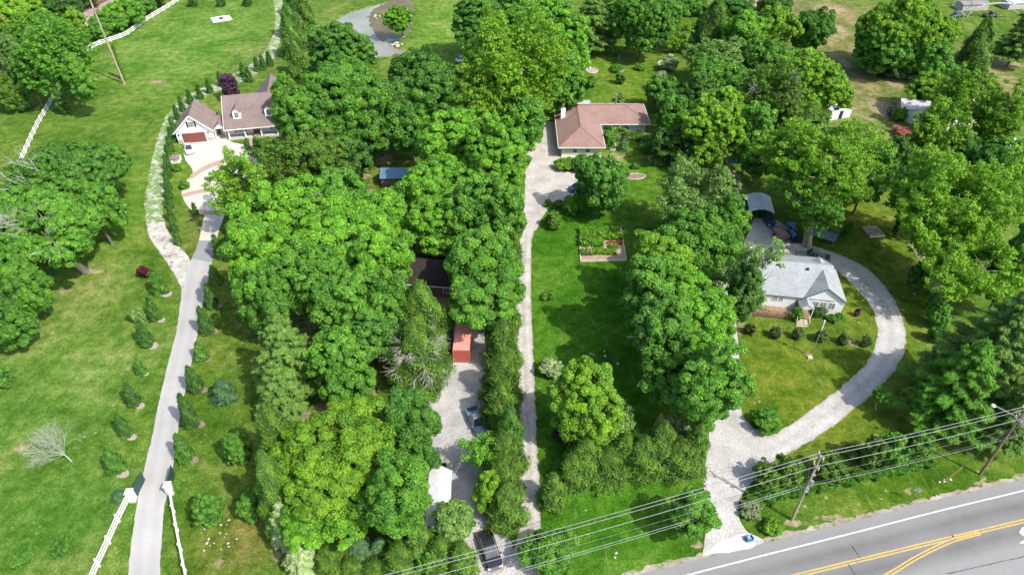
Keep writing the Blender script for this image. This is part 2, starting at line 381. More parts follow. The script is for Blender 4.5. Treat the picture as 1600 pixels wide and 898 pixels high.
def gravel(name, stops, tracks=0.0, grass=0.0, scale=1.0, grasscol=(0.14,0.22,0.04)):
    m, n, p, out = mat_new(name); c = geopos(n)
    f = noise(n, c, 0.28*scale, 5, 0.65); ff = noise(n, c, 5.0, 4, 0.8)
    g = ramp(n, f, [(0.3, stops[0]), (0.5, stops[1]), (0.7, stops[2])])
    g = mix(n, 0.8, g, ramp(n, ff, [(0.28, (0.62,0.60,0.58)), (0.5, (1,1,1)), (0.7, (1.22,1.22,1.22))]), 'MULTIPLY')
    v = n.nodes.new('ShaderNodeTexVoronoi'); v.inputs['Scale'].default_value = 7.0; n.links.new(c, v.inputs['Vector'])
    g = mix(n, 0.45, g, ramp(n, v.outputs['Color'], [(0.1, (0.6,0.59,0.57)), (0.9, (1.25,1.25,1.25))]), 'MULTIPLY')
    ac = attr(n, 'across')
    if tracks:
        w = mth(n, 'COSINE', mth(n, 'MULTIPLY', ac, 4*math.pi)); w = mth(n, 'MULTIPLY', mth(n, 'ADD', w, 1.0), 0.5*tracks)
        w = mth(n, 'MULTIPLY', w, ramp(n, noise(n, c, 0.5, 3), [(0.3, (0.2,0.2,0.2)), (0.7, (1,1,1))]))
        g = mix(n, w, g, (stops[0][0]*0.72, stops[0][1]*0.66, stops[0][2]*0.6))
    if grass:
        gm = ramp(n, noise(n, c, 0.7, 6, 0.75), [(0.62-grass*0.25, (0,0,0)), (0.68-grass*0.25, (1,1,1))])
        g = mix(n, gm, g, grasscol)
    # crumbly margin with grass creeping in
    e = mth(n, 'ABSOLUTE', mth(n, 'SUBTRACT', ac, 0.5)); e = mth(n, 'ADD', e, mth(n, 'MULTIPLY', mth(n, 'SUBTRACT', noise(n, c, 1.6, 5, 0.7), 0.5), 0.16))
    g = mix(n, ramp(n, e, [(0.455, (0,0,0)), (0.485, (0.7,0.7,0.7))]), g, (0.30,0.25,0.14))
    n.links.new(g, p.inputs['Base Color']); p.inputs['Roughness'].default_value = 0.95; p.inputs['Specular IOR Level'].default_value = 0.15
    bump(n, p, ff, 0.7, 0.08); return m
M['gravel'] = gravel('gravel_pale', [(0.36,0.335,0.305),(0.50,0.475,0.44),(0.60,0.58,0.55)], tracks=0.6)
M['gravel_lot'] = gravel('gravel_lot', [(0.30,0.29,0.275),(0.42,0.41,0.39),(0.54,0.52,0.49)], grass=0.0)
M['gravel_loop'] = gravel('gravel_loop', [(0.37,0.36,0.34),(0.48,0.47,0.45),(0.57,0.56,0.54)], tracks=0.45)
M['rock_track'] = gravel('rock_track', [(0.40,0.40,0.37),(0.62,0.61,0.58),(0.78,0.77,0.74)], grass=0.75, scale=2.5, grasscol=(0.17,0.27,0.08))
M['rock_track_clean'] = gravel('rock_track_clean', [(0.36,0.34,0.30),(0.50,0.48,0.44),(0.62,0.60,0.56)], grass=0.25, scale=1.5, grasscol=(0.15,0.13,0.10))

m, n, p, out = mat_new('drive_asphalt'); c = geopos(n)
g = ramp(n, noise(n, c, 0.16, 4, 0.6), [(0.3, (0.34,0.33,0.315)), (0.7, (0.44,0.43,0.41))])
g = mix(n, 0.6, g, ramp(n, noise(n, c, 7, 3, 0.8), [(0.3, (0.75,0.75,0.75)), (0.7, (1.15,1.15,1.15))]), 'MULTIPLY')
ac = attr(n, 'across'); w = mth(n, 'MULTIPLY', mth(n, 'ADD', mth(n, 'COSINE', mth(n, 'MULTIPLY', ac, 4*math.pi)), 1.0), 0.12); g = mix(n, w, g, (0.52,0.51,0.50))
st = ramp(n, noise(n, c, 0.45, 6, 0.75, 1.5), [(0.64, (0,0,0)), (0.70, (0.45,0.45,0.45))]); g = mix(n, st, g, (0.22,0.21,0.20))
n.links.new(g, p.inputs['Base Color']); p.inputs['Roughness'].default_value = 0.85; bump(n, p, noise(n, c, 14, 2), 0.3, 0.03); M['drive'] = m
m, n, p, out = mat_new('dark_asphalt'); c = geopos(n)
g = ramp(n, noise(n, c, 0.3, 5, 0.6), [(0.3, (0.22,0.225,0.23)), (0.7, (0.31,0.31,0.315))]); n.links.new(g, p.inputs['Base Color']); p.inputs['Roughness'].default_value = 0.9; M['dark_asphalt'] = m
m, n, p, out = mat_new('drive_concrete'); c = geopos(n)
br = n.nodes.new('ShaderNodeTexBrick'); mp = n.nodes.new('ShaderNodeMapping'); mp.inputs['Rotation'].default_value = (0,0,0.2); n.links.new(c, mp.inputs[0]); n.links.new(mp.outputs[0], br.inputs['Vector'])
br.inputs['Scale'].default_value = 1.0; br.inputs['Brick Width'].default_value = 3.2; br.inputs['Row Height'].default_value = 3.2; br.offset = 0; br.inputs['Mortar Size'].default_value = 0.03
br.inputs['Color1'].default_value = (0.56,0.51,0.43,1); br.inputs['Color2'].default_value = (0.62,0.57,0.49,1); br.inputs['Mortar'].default_value = (0.42,0.38,0.33,1)
g = mix(n, 0.7, br.outputs['Color'], ramp(n, noise(n, c, 0.5, 5), [(0.3, (0.85,0.85,0.84)), (0.7, (1.05,1.05,1.05))]), 'MULTIPLY')
n.links.new(g, p.inputs['Base Color']); p.inputs['Roughness'].default_value = 0.8; M['drive_concrete'] = m
m, n, p, out = mat_new('brick_band'); c = geopos(n)
br = n.nodes.new('ShaderNodeTexBrick'); n.links.new(c, br.inputs['Vector']); br.inputs['Scale'].default_value = 1.0; br.inputs['Brick Width'].default_value = 0.3; br.inputs['Row Height'].default_value = 0.15; br.inputs['Mortar Size'].default_value = 0.012
br.inputs['Color1'].default_value = (0.36,0.22,0.17,1); br.inputs['Color2'].default_value = (0.46,0.31,0.25,1); br.inputs['Mortar'].default_value = (0.45,0.38,0.32,1)
n.links.new(br.outputs['Color'], p.inputs['Base Color']); p.inputs['Roughness'].default_value = 0.85; M['brick_band'] = m

# left asphalt drive with its Y
dl = [(197,930),(200,898),(204,860),(212,800),(222,745),(236,690),(246,640),(262,570),(275,520),(281,480),(285,455),(291,430),(299,405),(307,388),(312,374)]
dr = [(250,930),(250,898),(252,850),(257,790),(265,755),(275,700),(281,650),(294,590),(305,540),(314,490),(322,450),(330,415),(335,392),(338,374)]
ribbon('driveway_road', dl, dr, 0.020, M['drive'], 'pale asphalt drive running up to the fork', jit=0.06)
ribbon('driveway_branch_road', [(281,482),(283,452),(270,425),(250,395),(233,370),(228,346)], [(312,470),(306,430),(297,404),(281,386),(264,364),(257,345)], 0.012, M['rock_track_clean'], 'stained asphalt branch of the drive', jit=0.1)
ribbon('asphalt_apron', [(299,404),(307,388),(312,374)], [(331,410),(335,392),(338,374)], 0.030, M['dark_asphalt'], 'darker asphalt patch below the concrete', jit=0.05)
ribbon('concrete_drive', [(311,376),(315,356),(320,334)], [(338,376),(344,355),(352,334)], 0.040, M['drive_concrete'], 'narrow concrete neck of the drive', jit=0.02)
ribbon('rock_track_road', [(228,347),(226,320),(232,280),(240,240),(252,200),(265,175),(285,155),(310,141),(345,125),(385,105),(410,85),(425,60),(430,35),(428,0),(424,-30)],
       [(257,347),(255,320),(258,280),(262,240),(268,205),(280,182),(300,165),(325,150),(355,137),(395,120),(425,94),(439,60),(442,35),(441,0),(438,-30)], 0.02, M['rock_track'], 'white rock track with grass growing through', jit=0.35)
sheet('concrete_forecourt', [(288,224),(318,219),(354,211),(362,222),(400,232),(432,262),(428,296),(400,320),(352,336),(318,335),(298,327),(286,310),(284,298),(290,284),(300,274),(300,264),(290,250),(287,236)], 0.03, M['drive_concrete'], 'pale concrete forecourt of the garage', jit=0.0)
ribbon('brick_band_path', [(297,274),(312,264),(330,255),(352,249)], [(299,281),(315,270),(333,261),(354,255)], 0.045, M['brick_band'], 'upper brick band across the forecourt', jit=0)
ribbon('brick_band_path', [(285,303),(310,297),(332,293)], [(285,309),(310,303),(333,299)], 0.045, M['brick_band'], 'middle brick band across the forecourt', jit=0)
ribbon('brick_band_path', [(306,328),(325,330),(350,328),(364,322)], [(308,334),(325,336),(352,335),(368,328)], 0.045, M['brick_band'], 'lower brick band where the neck starts', jit=0)
ribbon('brick_walk_path', [(385,236),(387,225),(390,216)], [(393,236),(395,225),(398,215)], 0.05, M['brick_band'], 'brick front walk to the porch', jit=0)

# gravel lot with the container, long drive, ranch court
sheet('gravel_lot', [(756,512),(760,560),(757,610),(762,660),(752,700),(755,740),(765,790),(788,835),(800,850),(800,930),(760,930),(735,880),(690,840),(668,815),(668,740),(669,680),(664,640),(662,600),(684,572),(702,560),(700,530),(735,508)], 0.012, M['gravel_lot'], 'gravel parking lot below the container', jit=0.3)
ribbon('gravel_drive_road', [(770,930),(775,898),(806,850),(811,800),(812,700),(810,600),(805,500),(805,440),(810,380),(818,335),(822,300)],
       [(850,930),(846,898),(843,840),(844,760),(838,680),(836,600),(832,520),(830,460),(830,400),(832,370),(845,330)], 0.022, M['gravel'], 'long narrow gravel drive to the ranch house', jit=0.2)
sheet('gravel_court', [(817,345),(820,300),(820,262),(814,235),(820,210),(838,196),(858,190),(874,196),(878,240),(872,256),(884,268),(905,270),(915,292),(900,312),(880,318),(860,324),(846,342),(836,360)], 0.030, M['gravel'], 'gravel turning court beside the ranch house', jit=0.2)

M['brown_reflection'] = simple('brown_reflection', (0.13,0.10,0.035), 0.4, var=0.35, scale=0.25)  # reflections of the bank trees, painted as brown sheets on the pond
sheet('pond_reflection_water', [(575,26),(586,14),(604,4),(640,-12),(648,0),(650,22),(644,42),(638,56),(622,60),(604,60),(598,66),(588,55),(580,40)], -0.08, M['brown_reflection'], 'brown tree reflection painted on the water round the leaning tree', jit=0.8)
sheet('pond_reflection_water', [(634,84),(630,94),(612,103),(607,114),(603,108),(608,92),(618,84)], -0.08, M['brown_reflection'], 'brown tree reflection painted in the near pond corner', jit=0.6)
# cottage drive
ribbon('gravel_loop_road', [(1150,810),(1154,785),(1175,747),(1210,720),(1247,700),(1292,673),(1332,641),(1370,610),(1400,575),(1414,545),(1414,510),(1401,475),(1381,445),(1350,416),(1310,397),(1270,384),(1235,377),(1205,368)],
       [(1112,640),(1158,650),(1190,678),(1215,674),(1247,655),(1290,623),(1328,592),(1356,563),(1369,532),(1369,502),(1356,472),(1332,446),(1315,428),(1290,412),(1262,404),(1240,402),(1215,402),(1170,402)], 0.022, M['gravel_loop'], 'curved gravel loop drive round the cottage lawn', jit=0.15)
sheet('gravel_throat', [(1098,868),(1103,820),(1100,770),(1103,720),(1107,680),(1118,652),(1148,606),(1156,615),(1160,648),(1172,668),(1192,680),(1180,742),(1158,772),(1153,800),(1165,828),(1192,848)], 0.030, M['gravel_loop'], 'gravel throat of the cottage drive', jit=0.2)
sheet('gravel_yard', [(1178,340),(1209,342),(1225,352),(1240,372),(1240,408),(1200,410),(1160,415),(1138,432),(1142,470),(1152,520),(1156,606),(1143,604),(1140,530),(1120,450),(1130,405),(1165,372)], 0.014, M['gravel_loop'], 'gravel yard before the carport', jit=0.2)
m = simple('pale_apron', (0.55,0.53,0.50), 0.9, var=0.2, scale=0.9); M['apron'] = m
sheet('concrete_apron', [(1100,866),(1128,842),(1165,836),(1182,850),(1150,861)], 0.05, M['apron'], 'broken pale apron where drive meets road', jit=0.25)

# highway
def ext(pts, a=60, b=80):
    Q = [Vector((*G(*q), 0)) for q in pts]; Q.insert(0, Q[0]+(Q[0]-Q[1]).normalized()*a); Q.append(Q[-1]+(Q[-1]-Q[-2]).normalized()*b); return Q
def offset(Q, d):
    out_ = []
    for i, q in enumerate(Q):
        t = (Q[min(i+1, len(Q)-1)]-Q[max(i-1, 0)]).normalized(); out_.append(q+Vector((t.y, -t.x, 0))*d)
    return out_
white_line = ext([(1078,897),(1200,865.5),(1334,832),(1467,798),(1600,766)])
m, n, p, out = mat_new('road_asphalt'); c = geopos(n)
g = ramp(n, noise(n, c, 0.12, 4, 0.6), [(0.3, (0.125,0.125,0.123)), (0.7, (0.175,0.175,0.172))])
ac = attr(n, 'across'); w = ramp(n, ac, [(0.0, (0.8,0.8,0.8)), (0.13, (0.5,0.5,0.5)), (0.18, (0.0,0.0,0.0)), (0.27, (0.45,0.45,0.45)), (0.36, (0.0,0.0,0.0)), (0.46, (0.9,0.9,0.9)), (0.60, (1.0,1.0,1.0)), (0.8,(0.3,0.3,0.3)), (1.0,(0.6,0.6,0.6))])
g = mix(n, w, g, (0.265,0.265,0.258))
g = mix(n, 0.7, g, ramp(n, noise(n, c, 9, 3, 0.85), [(0.3, (0.72,0.72,0.72)), (0.7, (1.2,1.2,1.2))]), 'MULTIPLY')
cr = ramp(n, noise(n, c, 0.35, 7, 0.7, 2.2), [(0.492, (0,0,0)), (0.4975, (0.55,0.55,0.55)), (0.503, (0,0,0))]); g = mix(n, cr, g, (0.16,0.16,0.16))
n.links.new(g, p.inputs['Base Color']); p.inputs['Roughness'].default_value = 0.85; bump(n, p, noise(n, c, 16, 2), 0.3, 0.02); M['road'] = m
up = offset(white_line, -1.35); lo = offset(white_line, 15.0)
def xy(Q): return [(q.x, q.y) for q in Q]
ribbon('road', xy(up), xy(lo), 0.045, M['road'], 'two lane highway with a centre turn lane', jit=0.08, cols=24, px=False)
up2 = offset(white_line, -1.9)
ribbon('road_shoulder', xy(up2), xy(offset(white_line, -1.2)), 0.020, gravel('shoulder_gravel', [(0.20,0.17,0.13),(0.34,0.30,0.24),(0.46,0.42,0.36)], grass=0.3), 'crumbling gravel shoulder of the highway', jit=0.28, px=False, cols=4)
def road_paint(name, colr):
    m, n, p, out = mat_new(name); c = geopos(n)
    g = mix(n, ramp(n, noise(n, c, 5.0, 6, 0.8), [(0.44, (0,0,0)), (0.56, (0.6,0.6,0.6))]), colr, (0.24,0.235,0.22))
    n.links.new(g, p.inputs['Base Color']); p.inputs['Roughness'].default_value = 0.8; return m
M['line_white'] = road_paint('line_white', (0.72,0.72,0.70))
M['line_yellow'] = road_paint('line_yellow', (0.66,0.42,0.03))
ribbon('road_edge_line', xy(offset(white_line, -0.09)), xy(offset(white_line, 0.09)), 0.052, M['line_white'], 'solid white edge line', jit=0.008, px=False, cols=1)
yl = ext([(1250,897),(1344,874),(1414,857),(1484,840),(1600,813)], 60, 80)
for k, d in ((0, -0.2), (1, 0.12)):
    ribbon('road_centre_line', xy(offset(yl, d)), xy(offset(yl, d+0.16)), 0.052, M['line_yellow'], ['upper','lower'][k]+' stripe of the double yellow line', jit=0.01, px=False, cols=1)
y2 = [Vector((*G(*q), 0)) for q in [(1340,922),(1387,897),(1434,869),(1484,845),(1530,832)]]
for k, d in ((0, -0.2), (1, 0.12)):
    ribbon('turn_lane_line', xy(offset(y2, d)), xy(offset(y2, d+0.16)), 0.057, M['line_yellow'], ['upper','lower'][k]+' stripe of the yellow turn lane taper', jit=0.01, px=False, cols=1)
ar = [(1592,832),(1597,823),(1612,828),(1628,842),(1612,850),(1592,848),(1604,841)]
sheet('turn_arrow_marking', ar, 0.052, M['line_white'], 'white turn arrow painted on the road', jit=0, rough=False)
def crack(name, pts, w=0.05, label='dark sealed crack across the lane'):
    Q = [Vector((*G(*q), 0)) for q in pts]; ribbon(name, xy(offset(Q, -w)), xy(offset(Q, w)), 0.060, M['crack'], label, jit=0.03, px=False, cols=1)
M['crack'] = simple('crack_tar', (0.05,0.05,0.05), 0.8)
crack('road_crack_line', [(1330,852),(1337,861),(1344,872)], 0.04); crack('road_crack_line', [(1325,881),(1332,892),(1337,899)], 0.05, 'dark sealed crack in the turn lane')
crack('road_crack_line', [(1480,896),(1530,885),(1600,869),(1640,860)], 0.03, 'long thin crack along the turn lane')
# railway beyond the far fence
m, n, p, out = mat_new('ballast'); c = geopos(n)
n.links.new(ramp(n, noise(n, c, 0.5, 5, 0.7), [(0.3, (0.22,0.15,0.12)), (0.7, (0.42,0.34,0.28))]), p.inputs['Base Color']); p.inputs['Roughness'].default_value = 0.95
ribbon('railway_bed_ground', [(-40,95),(30,60),(80,38),(140,8),(185,-22)], [(-40,115),(40,72),(100,42),(160,15),(215,-14)], 0.02, m, 'rusty ballast bed of the railway', jit=0.5, cols=8)
ribbon('dirt_strip_ground', [(-40,112),(60,64),(120,36),(165,10),(200,-10)], [(-30,128),(70,78),(128,46),(178,20),(220,-2)], 0.008, M['mulch_pale'], 'pale dirt service strip by the railway', jit=0.9, cols=4)
rail = tag(empty('railway_track', (*G(80,50), 0)), 'rusty railway track beyond the white fence', 'railway track')
c0 = Vector((*G(-40,101), 0)); c1 = Vector((*G(198,-16), 0)); dd = (c1-c0).normalized(); sd_ = Vector((dd.y, -dd.x, 0)); base_ = Vector((*G(80,50), 0))
mb = MB()
for s_ in (-0.72, 0.72): mb.bar(c0+sd_*s_-base_+Vector((0,0,.25)), c1+sd_*s_-base_+Vector((0,0,.25)), 0.08, 0.16)
mb.build('rail', simple('rail_rust', (0.20,0.11,0.07), 0.7), rail)
mb = MB(); L = (c1-c0).length
for i in range(int(L/0.9)): q = c0+dd*(i*0.9)-base_+Vector((0,0,.09)); mb.bar(q-sd_*1.3, q+sd_*1.3, 0.25, 0.16)
mb.build('sleeper', simple('sleeper_wood', (0.12,0.09,0.07), 0.9), rail)
# ---------------------------------------------------------------- foliage generators
def tri_mesh(name, C, N, size, tint, rng, elong=None):
    """leaf clumps: one triangle per leaf spray; C centres, N normals, elong optional long-axis directions"""
    k = len(C); N = N/(np.linalg.norm(N, axis=1, keepdims=True)+1e-9)
    A = rng.normal(size=(k, 3)) if elong is None else elong+rng.normal(size=(k, 3))*0.15
    U = A-N*(A*N).sum(1, keepdims=True); U /= (np.linalg.norm(U, axis=1, keepdims=True)+1e-9); V = np.cross(N, U)
    s = (size if np.ndim(size) else np.full(k, size))[:, None]*(0.75+0.5*rng.random((k, 1)))
    if elong is None: a, b = s*0.62, s*0.62
    else: a, b = s*1.15, s*0.26
    v0 = C+U*a; v1 = C-U*a*0.55+V*b; v2 = C-U*a*0.55-V*b
    co = np.stack([v0, v1, v2], 1).reshape(-1, 3).astype(np.float32)
    me = bpy.data.meshes.new(name); me.vertices.add(3*k); me.vertices.foreach_set('co', co.ravel())
    me.loops.add(3*k); me.loops.foreach_set('vertex_index', np.arange(3*k, dtype=np.int32))
    me.polygons.add(k); me.polygons.foreach_set('loop_start', (np.arange(k)*3).astype(np.int32)); me.update(calc_edges=True)
    a = me.attributes.new('tint', 'FLOAT', 'FACE'); a.data.foreach_set('value', np.clip(tint, 0, 1).astype(np.float32))
    return me
def unit(rng, k):
    d = rng.normal(size=(k, 3)); return d/np.linalg.norm(d, axis=1, keepdims=True)
def vox(Pn, s, *rest):
    key = np.floor(Pn/s).astype(np.int64); _, i = np.unique(key[:, 0]*1000003+key[:, 1]*1009+key[:, 2], return_index=True); return i

def crown_broad(R, Hh, rng, leaf, clump=0.95, nl=11, cover=1.7, loose=0.0, gap=0.16):
    """lumpy broadleaf crown, centre at origin"""
    clump = clump*(0.70+0.45*rng.random()); leaf = leaf*(0.82+0.22*rng.random()); flat = 0.50+0.38*rng.random()
    LC = []; LR = []
    big = rng.random(nl)
    for i in range(nl):
        d = unit(rng, 1)[0]; d[2] = d[2]*0.8+0.15; rr = 0.46+0.27*rng.random()
        LC.append(d*np.array([R, R, Hh])*rr); LR.append((0.27+0.22*big[i]))
    LC.append(np.array([0, 0, Hh*0.30])); LR.append(0.58); LC.append(np.array([0, 0, -Hh*0.15])); LR.append(0.62)
    LC = np.array(LC); LR = np.array(LR); sc = np.array([R, R, Hh*0.95]); pts = []; nor = []
    for i in range(len(LC)):
        area = 12*(LR[i]**2)*R*(R+Hh)/2; k = int(area/(clump*clump)*6)+20
        d = unit(rng, k); q = LC[i]+d*LR[i]*sc; keep = np.ones(k, bool)
        for j in range(len(LC)):
            if j != i: keep &= (((q-LC[j])/(LR[j]*sc))**2).sum(1) > 0.86
        keep &= d[:, 2] > -0.75
        pts.append(q[keep]); nor.append(d[keep])
    pts = np.concatenate(pts); nor = np.concatenate(nor)
    i = vox(pts, clump*1.15); pts = pts[i]; nor = nor[i]
    so = rng.random()*40; q = pts/sc; ln = seg_noise(pts[:, 0]+0.7*pts[:, 2]+so, pts[:, 1]-0.7*pts[:, 2], max(1.2, R*0.42), 6)
    pts = pts*(0.84+0.30*ln)[:, None]; hole = seg_noise(pts[:, 0]-0.5*pts[:, 2]+so, pts[:, 1]+0.9*pts[:, 2], max(0.8, R*0.20), 8)
    keep = (rng.random(len(pts)) > gap*0.7) & (hole > 0.13+0.10*rng.random(len(pts))); pts = pts[keep]; nor = nor[keep]
    pts += nor*(rng.normal(size=(len(pts), 1))*0.42*clump)+rng.normal(size=pts.shape)*0.22*clump
    K = len(pts); cr = clump*(0.5+0.75*rng.random(K)); ct = rng.random(K)
    per = max(10, int(2*math.pi*clump**2*cover/(0.6*leaf*leaf)))
    idx = np.repeat(np.arange(K), per); d = unit(rng, len(idx)); o = nor[idx]*0.55+np.array([0, 0, 0.35]); d = d+o; d /= np.linalg.norm(d, axis=1, keepdims=True)
    rad = (0.55+0.5*rng.random((len(idx), 1))**0.6)*cr[idx][:, None]
    C = pts[idx]+d*rad*np.array([1, 1, flat]); N = d+np.array([0.08, -0.06, 0.22])+rng.normal(size=d.shape)*0.48
    tint = 0.60*ct[idx]+0.20+0.95*(rng.random(len(idx))-0.5)
    # sparse inner leaves so the middle is not hollow
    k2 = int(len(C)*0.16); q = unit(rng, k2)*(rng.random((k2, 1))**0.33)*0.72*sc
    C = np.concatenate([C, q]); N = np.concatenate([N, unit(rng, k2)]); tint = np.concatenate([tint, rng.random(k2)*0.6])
    return C, N, tint, None
def crown_airy(R, Hh, rng, leaf, **kw):
    """open crown: leaf sprays scattered through the volume along outer twigs"""
    clump = 0.62; k = int(8.5*R*R*Hh*0.55/(clump**3)*0.28)
    d = unit(rng, k); r = rng.random((k, 1))**0.42; wob = 1+0.22*np.sin(3*np.arctan2(d[:, 1], d[:, 0])+rng.random()*6)+0.14*np.sin(5*d[:, 2]+7*d[:, 0])
    pts = d*r*wob[:, None]*0.94*np.array([R, R, Hh]); dens = seg_noise(pts[:, 0]+pts[:, 2], pts[:, 1]+0.6*pts[:, 2], 1.7, 3)
    pts = pts[dens > 0.30]; pts = pts[vox(pts, clump*1.25)]
    K = len(pts); ct = rng.random(K); per = max(5, int(6.2*clump**2/(0.6*leaf*leaf)))
    idx = np.repeat(np.arange(K), per); dd = unit(rng, len(idx)); C = pts[idx]+dd*clump*(0.4+0.8*rng.random((len(idx), 1)))*np.array([1, 1, 0.6])
    N = dd*0.7+np.array([0, 0, 0.55])+rng.normal(size=dd.shape)*0.5
    return C, N, 0.35*ct[idx]+0.65*rng.random(len(idx)), None
def crown_cone(R, h, rng, leaf, dens=1.0, top=0.85, rag=0.25, droop=0.25):
    """cedar / arborvitae: origin at ground, upright sprays on a ragged cone"""
    area = math.pi*R*math.hypot(R, h); k = int(area*4.2*dens/(0.5*leaf*leaf))
    t = rng.random(k)**1.25; ang = rng.random(k)*2*math.pi
    prof = (1-t)**top*(0.80+0.20*np.minimum(1, t*8)); prof = np.maximum(prof, 0.02)
    lump = 1+rag*(np.sin(ang*3+t*9+rng.random()*6)*0.35+np.sin(ang*5-t*17+rng.random()*6)*0.35+(rng.random(k)-0.5)*1.3)
    r = R*prof*lump*(0.70+0.32*rng.random(k)**0.5)
    C = np.stack([r*np.cos(ang), r*np.sin(ang), t*h*0.97+0.05*h], 1); out_ = np.stack([np.cos(ang), np.sin(ang), np.full(k, 0.5)], 1)
    C += rng.normal(size=C.shape)*leaf*0.35; N = out_+np.array([0.08, -0.06, 0.2])+rng.normal(size=C.shape)*0.45
    el = np.stack([np.cos(ang)*0.55, np.sin(ang)*0.55, np.full(k, 0.8)], 1)
    tint = 0.45+0.28*np.sin(ang*4+t*13)+0.6*(rng.random(k)-0.5)
    return C, N, tint, el
def crown_pine(R, h, rng, leaf, tiers=None):
    """soft pine: whorls of near-level branches carrying needle plumes"""
    tiers = tiers or max(7, int(h/1.1)); C = []; N = []; T = []; E_ = []
    for i in range(tiers):
        t = i/(tiers-1); z = h*(0.14+0.84*t); rr = R*(1-t)**0.78*(0.85+0.3*rng.random())+0.25; nb = int(7+5*(1-t)+rng.integers(0, 3))
        for b in range(nb):
            a = 2*math.pi*(b+rng.random()*0.8)/nb; L = rr*(0.72+0.4*rng.random()); w = 0.18+0.16*L; k = int(70*L*(0.32/leaf)**2)+14
            s = rng.random(k)**0.7; lat = (rng.random(k)-0.5)*2*w*(1.15-0.6*s); zz = z+0.16*L*s-0.10*L*s*s+rng.normal(size=k)*0.10+0.10
            ca, sa = math.cos(a), math.sin(a)
            C.append(np.stack([ca*s*L-sa*lat, sa*s*L+ca*lat, zz], 1)); N.append(np.stack([ca*0.3+0*s, sa*0.3+0*s, 1+0*s], 1)+rng.normal(size=(k, 3))*0.45)
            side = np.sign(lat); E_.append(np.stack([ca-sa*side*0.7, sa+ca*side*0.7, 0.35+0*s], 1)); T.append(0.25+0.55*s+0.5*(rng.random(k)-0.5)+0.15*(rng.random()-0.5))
    return np.concatenate(C), np.concatenate(N), np.concatenate(T), np.concatenate(E_)
def crown_shrub(R, Hh, rng, leaf, **kw):
    C, N, t, e = crown_broad(R, Hh, rng, leaf, clump=max(0.22, R*0.30), nl=7, cover=2.0, gap=0.05)
    return C, N, t, e

def limbs(tr, R, Hh, zc, r0, rng, n_=7, fork=0.45, spread=0.62, base=(0, 0), cx=(0, 0)):
    """tapered trunk from base to crown with limbs; tr is an MB"""
    b = Vector((base[0], base[1], -0.1)); top = Vector((cx[0], cx[1], zc+Hh*0.25)); fk = b.lerp(Vector((cx[0], cx[1], zc-Hh*fork)), 1.0)
    if fk.z < 0.6: fk.z = 0.6
    m1 = b.lerp(fk, 0.5)+Vector((rng.normal()*0.12, rng.normal()*0.12, 0))
    tr.path([b, b+(fk-b)*0.08, m1, fk, top], [r0*1.5, r0*1.05, r0*0.9, r0*0.75, r0*0.18], 8)
    for i in range(n_):
        a = 2*math.pi*(i+rng.random()*0.6)/n_; t = rng.random()*0.75; s = fk.lerp(top, t)
        e = Vector((cx[0]+math.cos(a)*R*spread*(1-0.3*t), cx[1]+math.sin(a)*R*spread*(1-0.3*t), zc+Hh*(0.05+0.55*t)*(0.6+0.6*rng.random())))
        md = s.lerp(e, 0.5)+Vector((0, 0, -0.06*R)); rr = r0*(0.48-0.25*t)
        tr.path([s, md, e], [rr, rr*0.65, rr*0.2], 6)
        for k in range(2):
            e2 = md.lerp(e, 0.3+0.4*k)+Vector((rng.normal()*R*0.2, rng.normal()*R*0.2, abs(rng.normal())*Hh*0.25)); tr.path([md.lerp(e, 0.2+0.3*k), e2], [rr*0.45, rr*0.12], 5)

def bare_branches(mb, p, d, L, r, depth_, rng, spread=0.55):
    q = p+d*L; mb.tube(p, q, r, r*0.62, 5 if depth_ > 1 else 3, cap=False)
    if depth_ == 0: return
    for i in range(3 if depth_ > 1 else 4):
        nd = (d+Vector(rng.normal(size=3))*spread); nd.z += 0.06; nd.normalize()
        bare_branches(mb, p.lerp(q, 0.55+0.45*rng.random()), nd, L*(0.62+0.22*rng.random()), r*0.6, depth_-1, rng, spread)

SEED = [100]
def fit(C, root_xy, zc, px, py, rx, ry, cone=False):
    """bring the crown's true size and stand into line with its measured outline; returns crown, ground shift"""
    C = C.copy(); rx0, ry0 = root_xy; rx *= 0.95; ry *= 0.95
    for _ in range(3):
        X_, Y_, Z_ = C[:, 0]+rx0, C[:, 1]+ry0, C[:, 2]; d = Y_*CP+(H-Z_)*SP
        u = 800+F*X_/d; v = 449+F*((H-Z_)*CP-Y_*SP)/d
        u0, u1 = np.percentile(u, (1.5, 98.5)); v0, v1 = np.percentile(v, (1.0, 98.5))
        fx = np.clip(2*rx/(u1-u0), .6, 1.6); fy = np.clip(2*ry/(v1-v0), .6, 1.6); mx, my = (C[:, 0].min()+C[:, 0].max())/2, (C[:, 1].min()+C[:, 1].max())/2
        C[:, 0] = mx+(C[:, 0]-mx)*fx; C[:, 1] = my+(C[:, 1]-my)*fx
        if cone: C[:, 2] *= fy
        else: C[:, 2] = zc+(C[:, 2]-zc)*np.clip(fy, .75, 1.35)
        zr = 0.0 if cone else zc; a = G((u0+u1)/2, (v0+v1)/2, zr); b = G(px, py, zr); rx0 += b[0]-a[0]; ry0 += b[1]-a[1]
    return C, rx0, ry0
def solve_height(bx, by, ty):
    x, y = G(bx, by); lo, hi = 0.2, 45.0
    for _ in range(40):
        m_ = (lo+hi)/2
        if P(x, y, m_)[1] > ty: lo = m_
        else: hi = m_
    return (lo+hi)/2
def leafsize(s): return float(np.clip(2.05/(s*0.64), 0.20, 0.46))
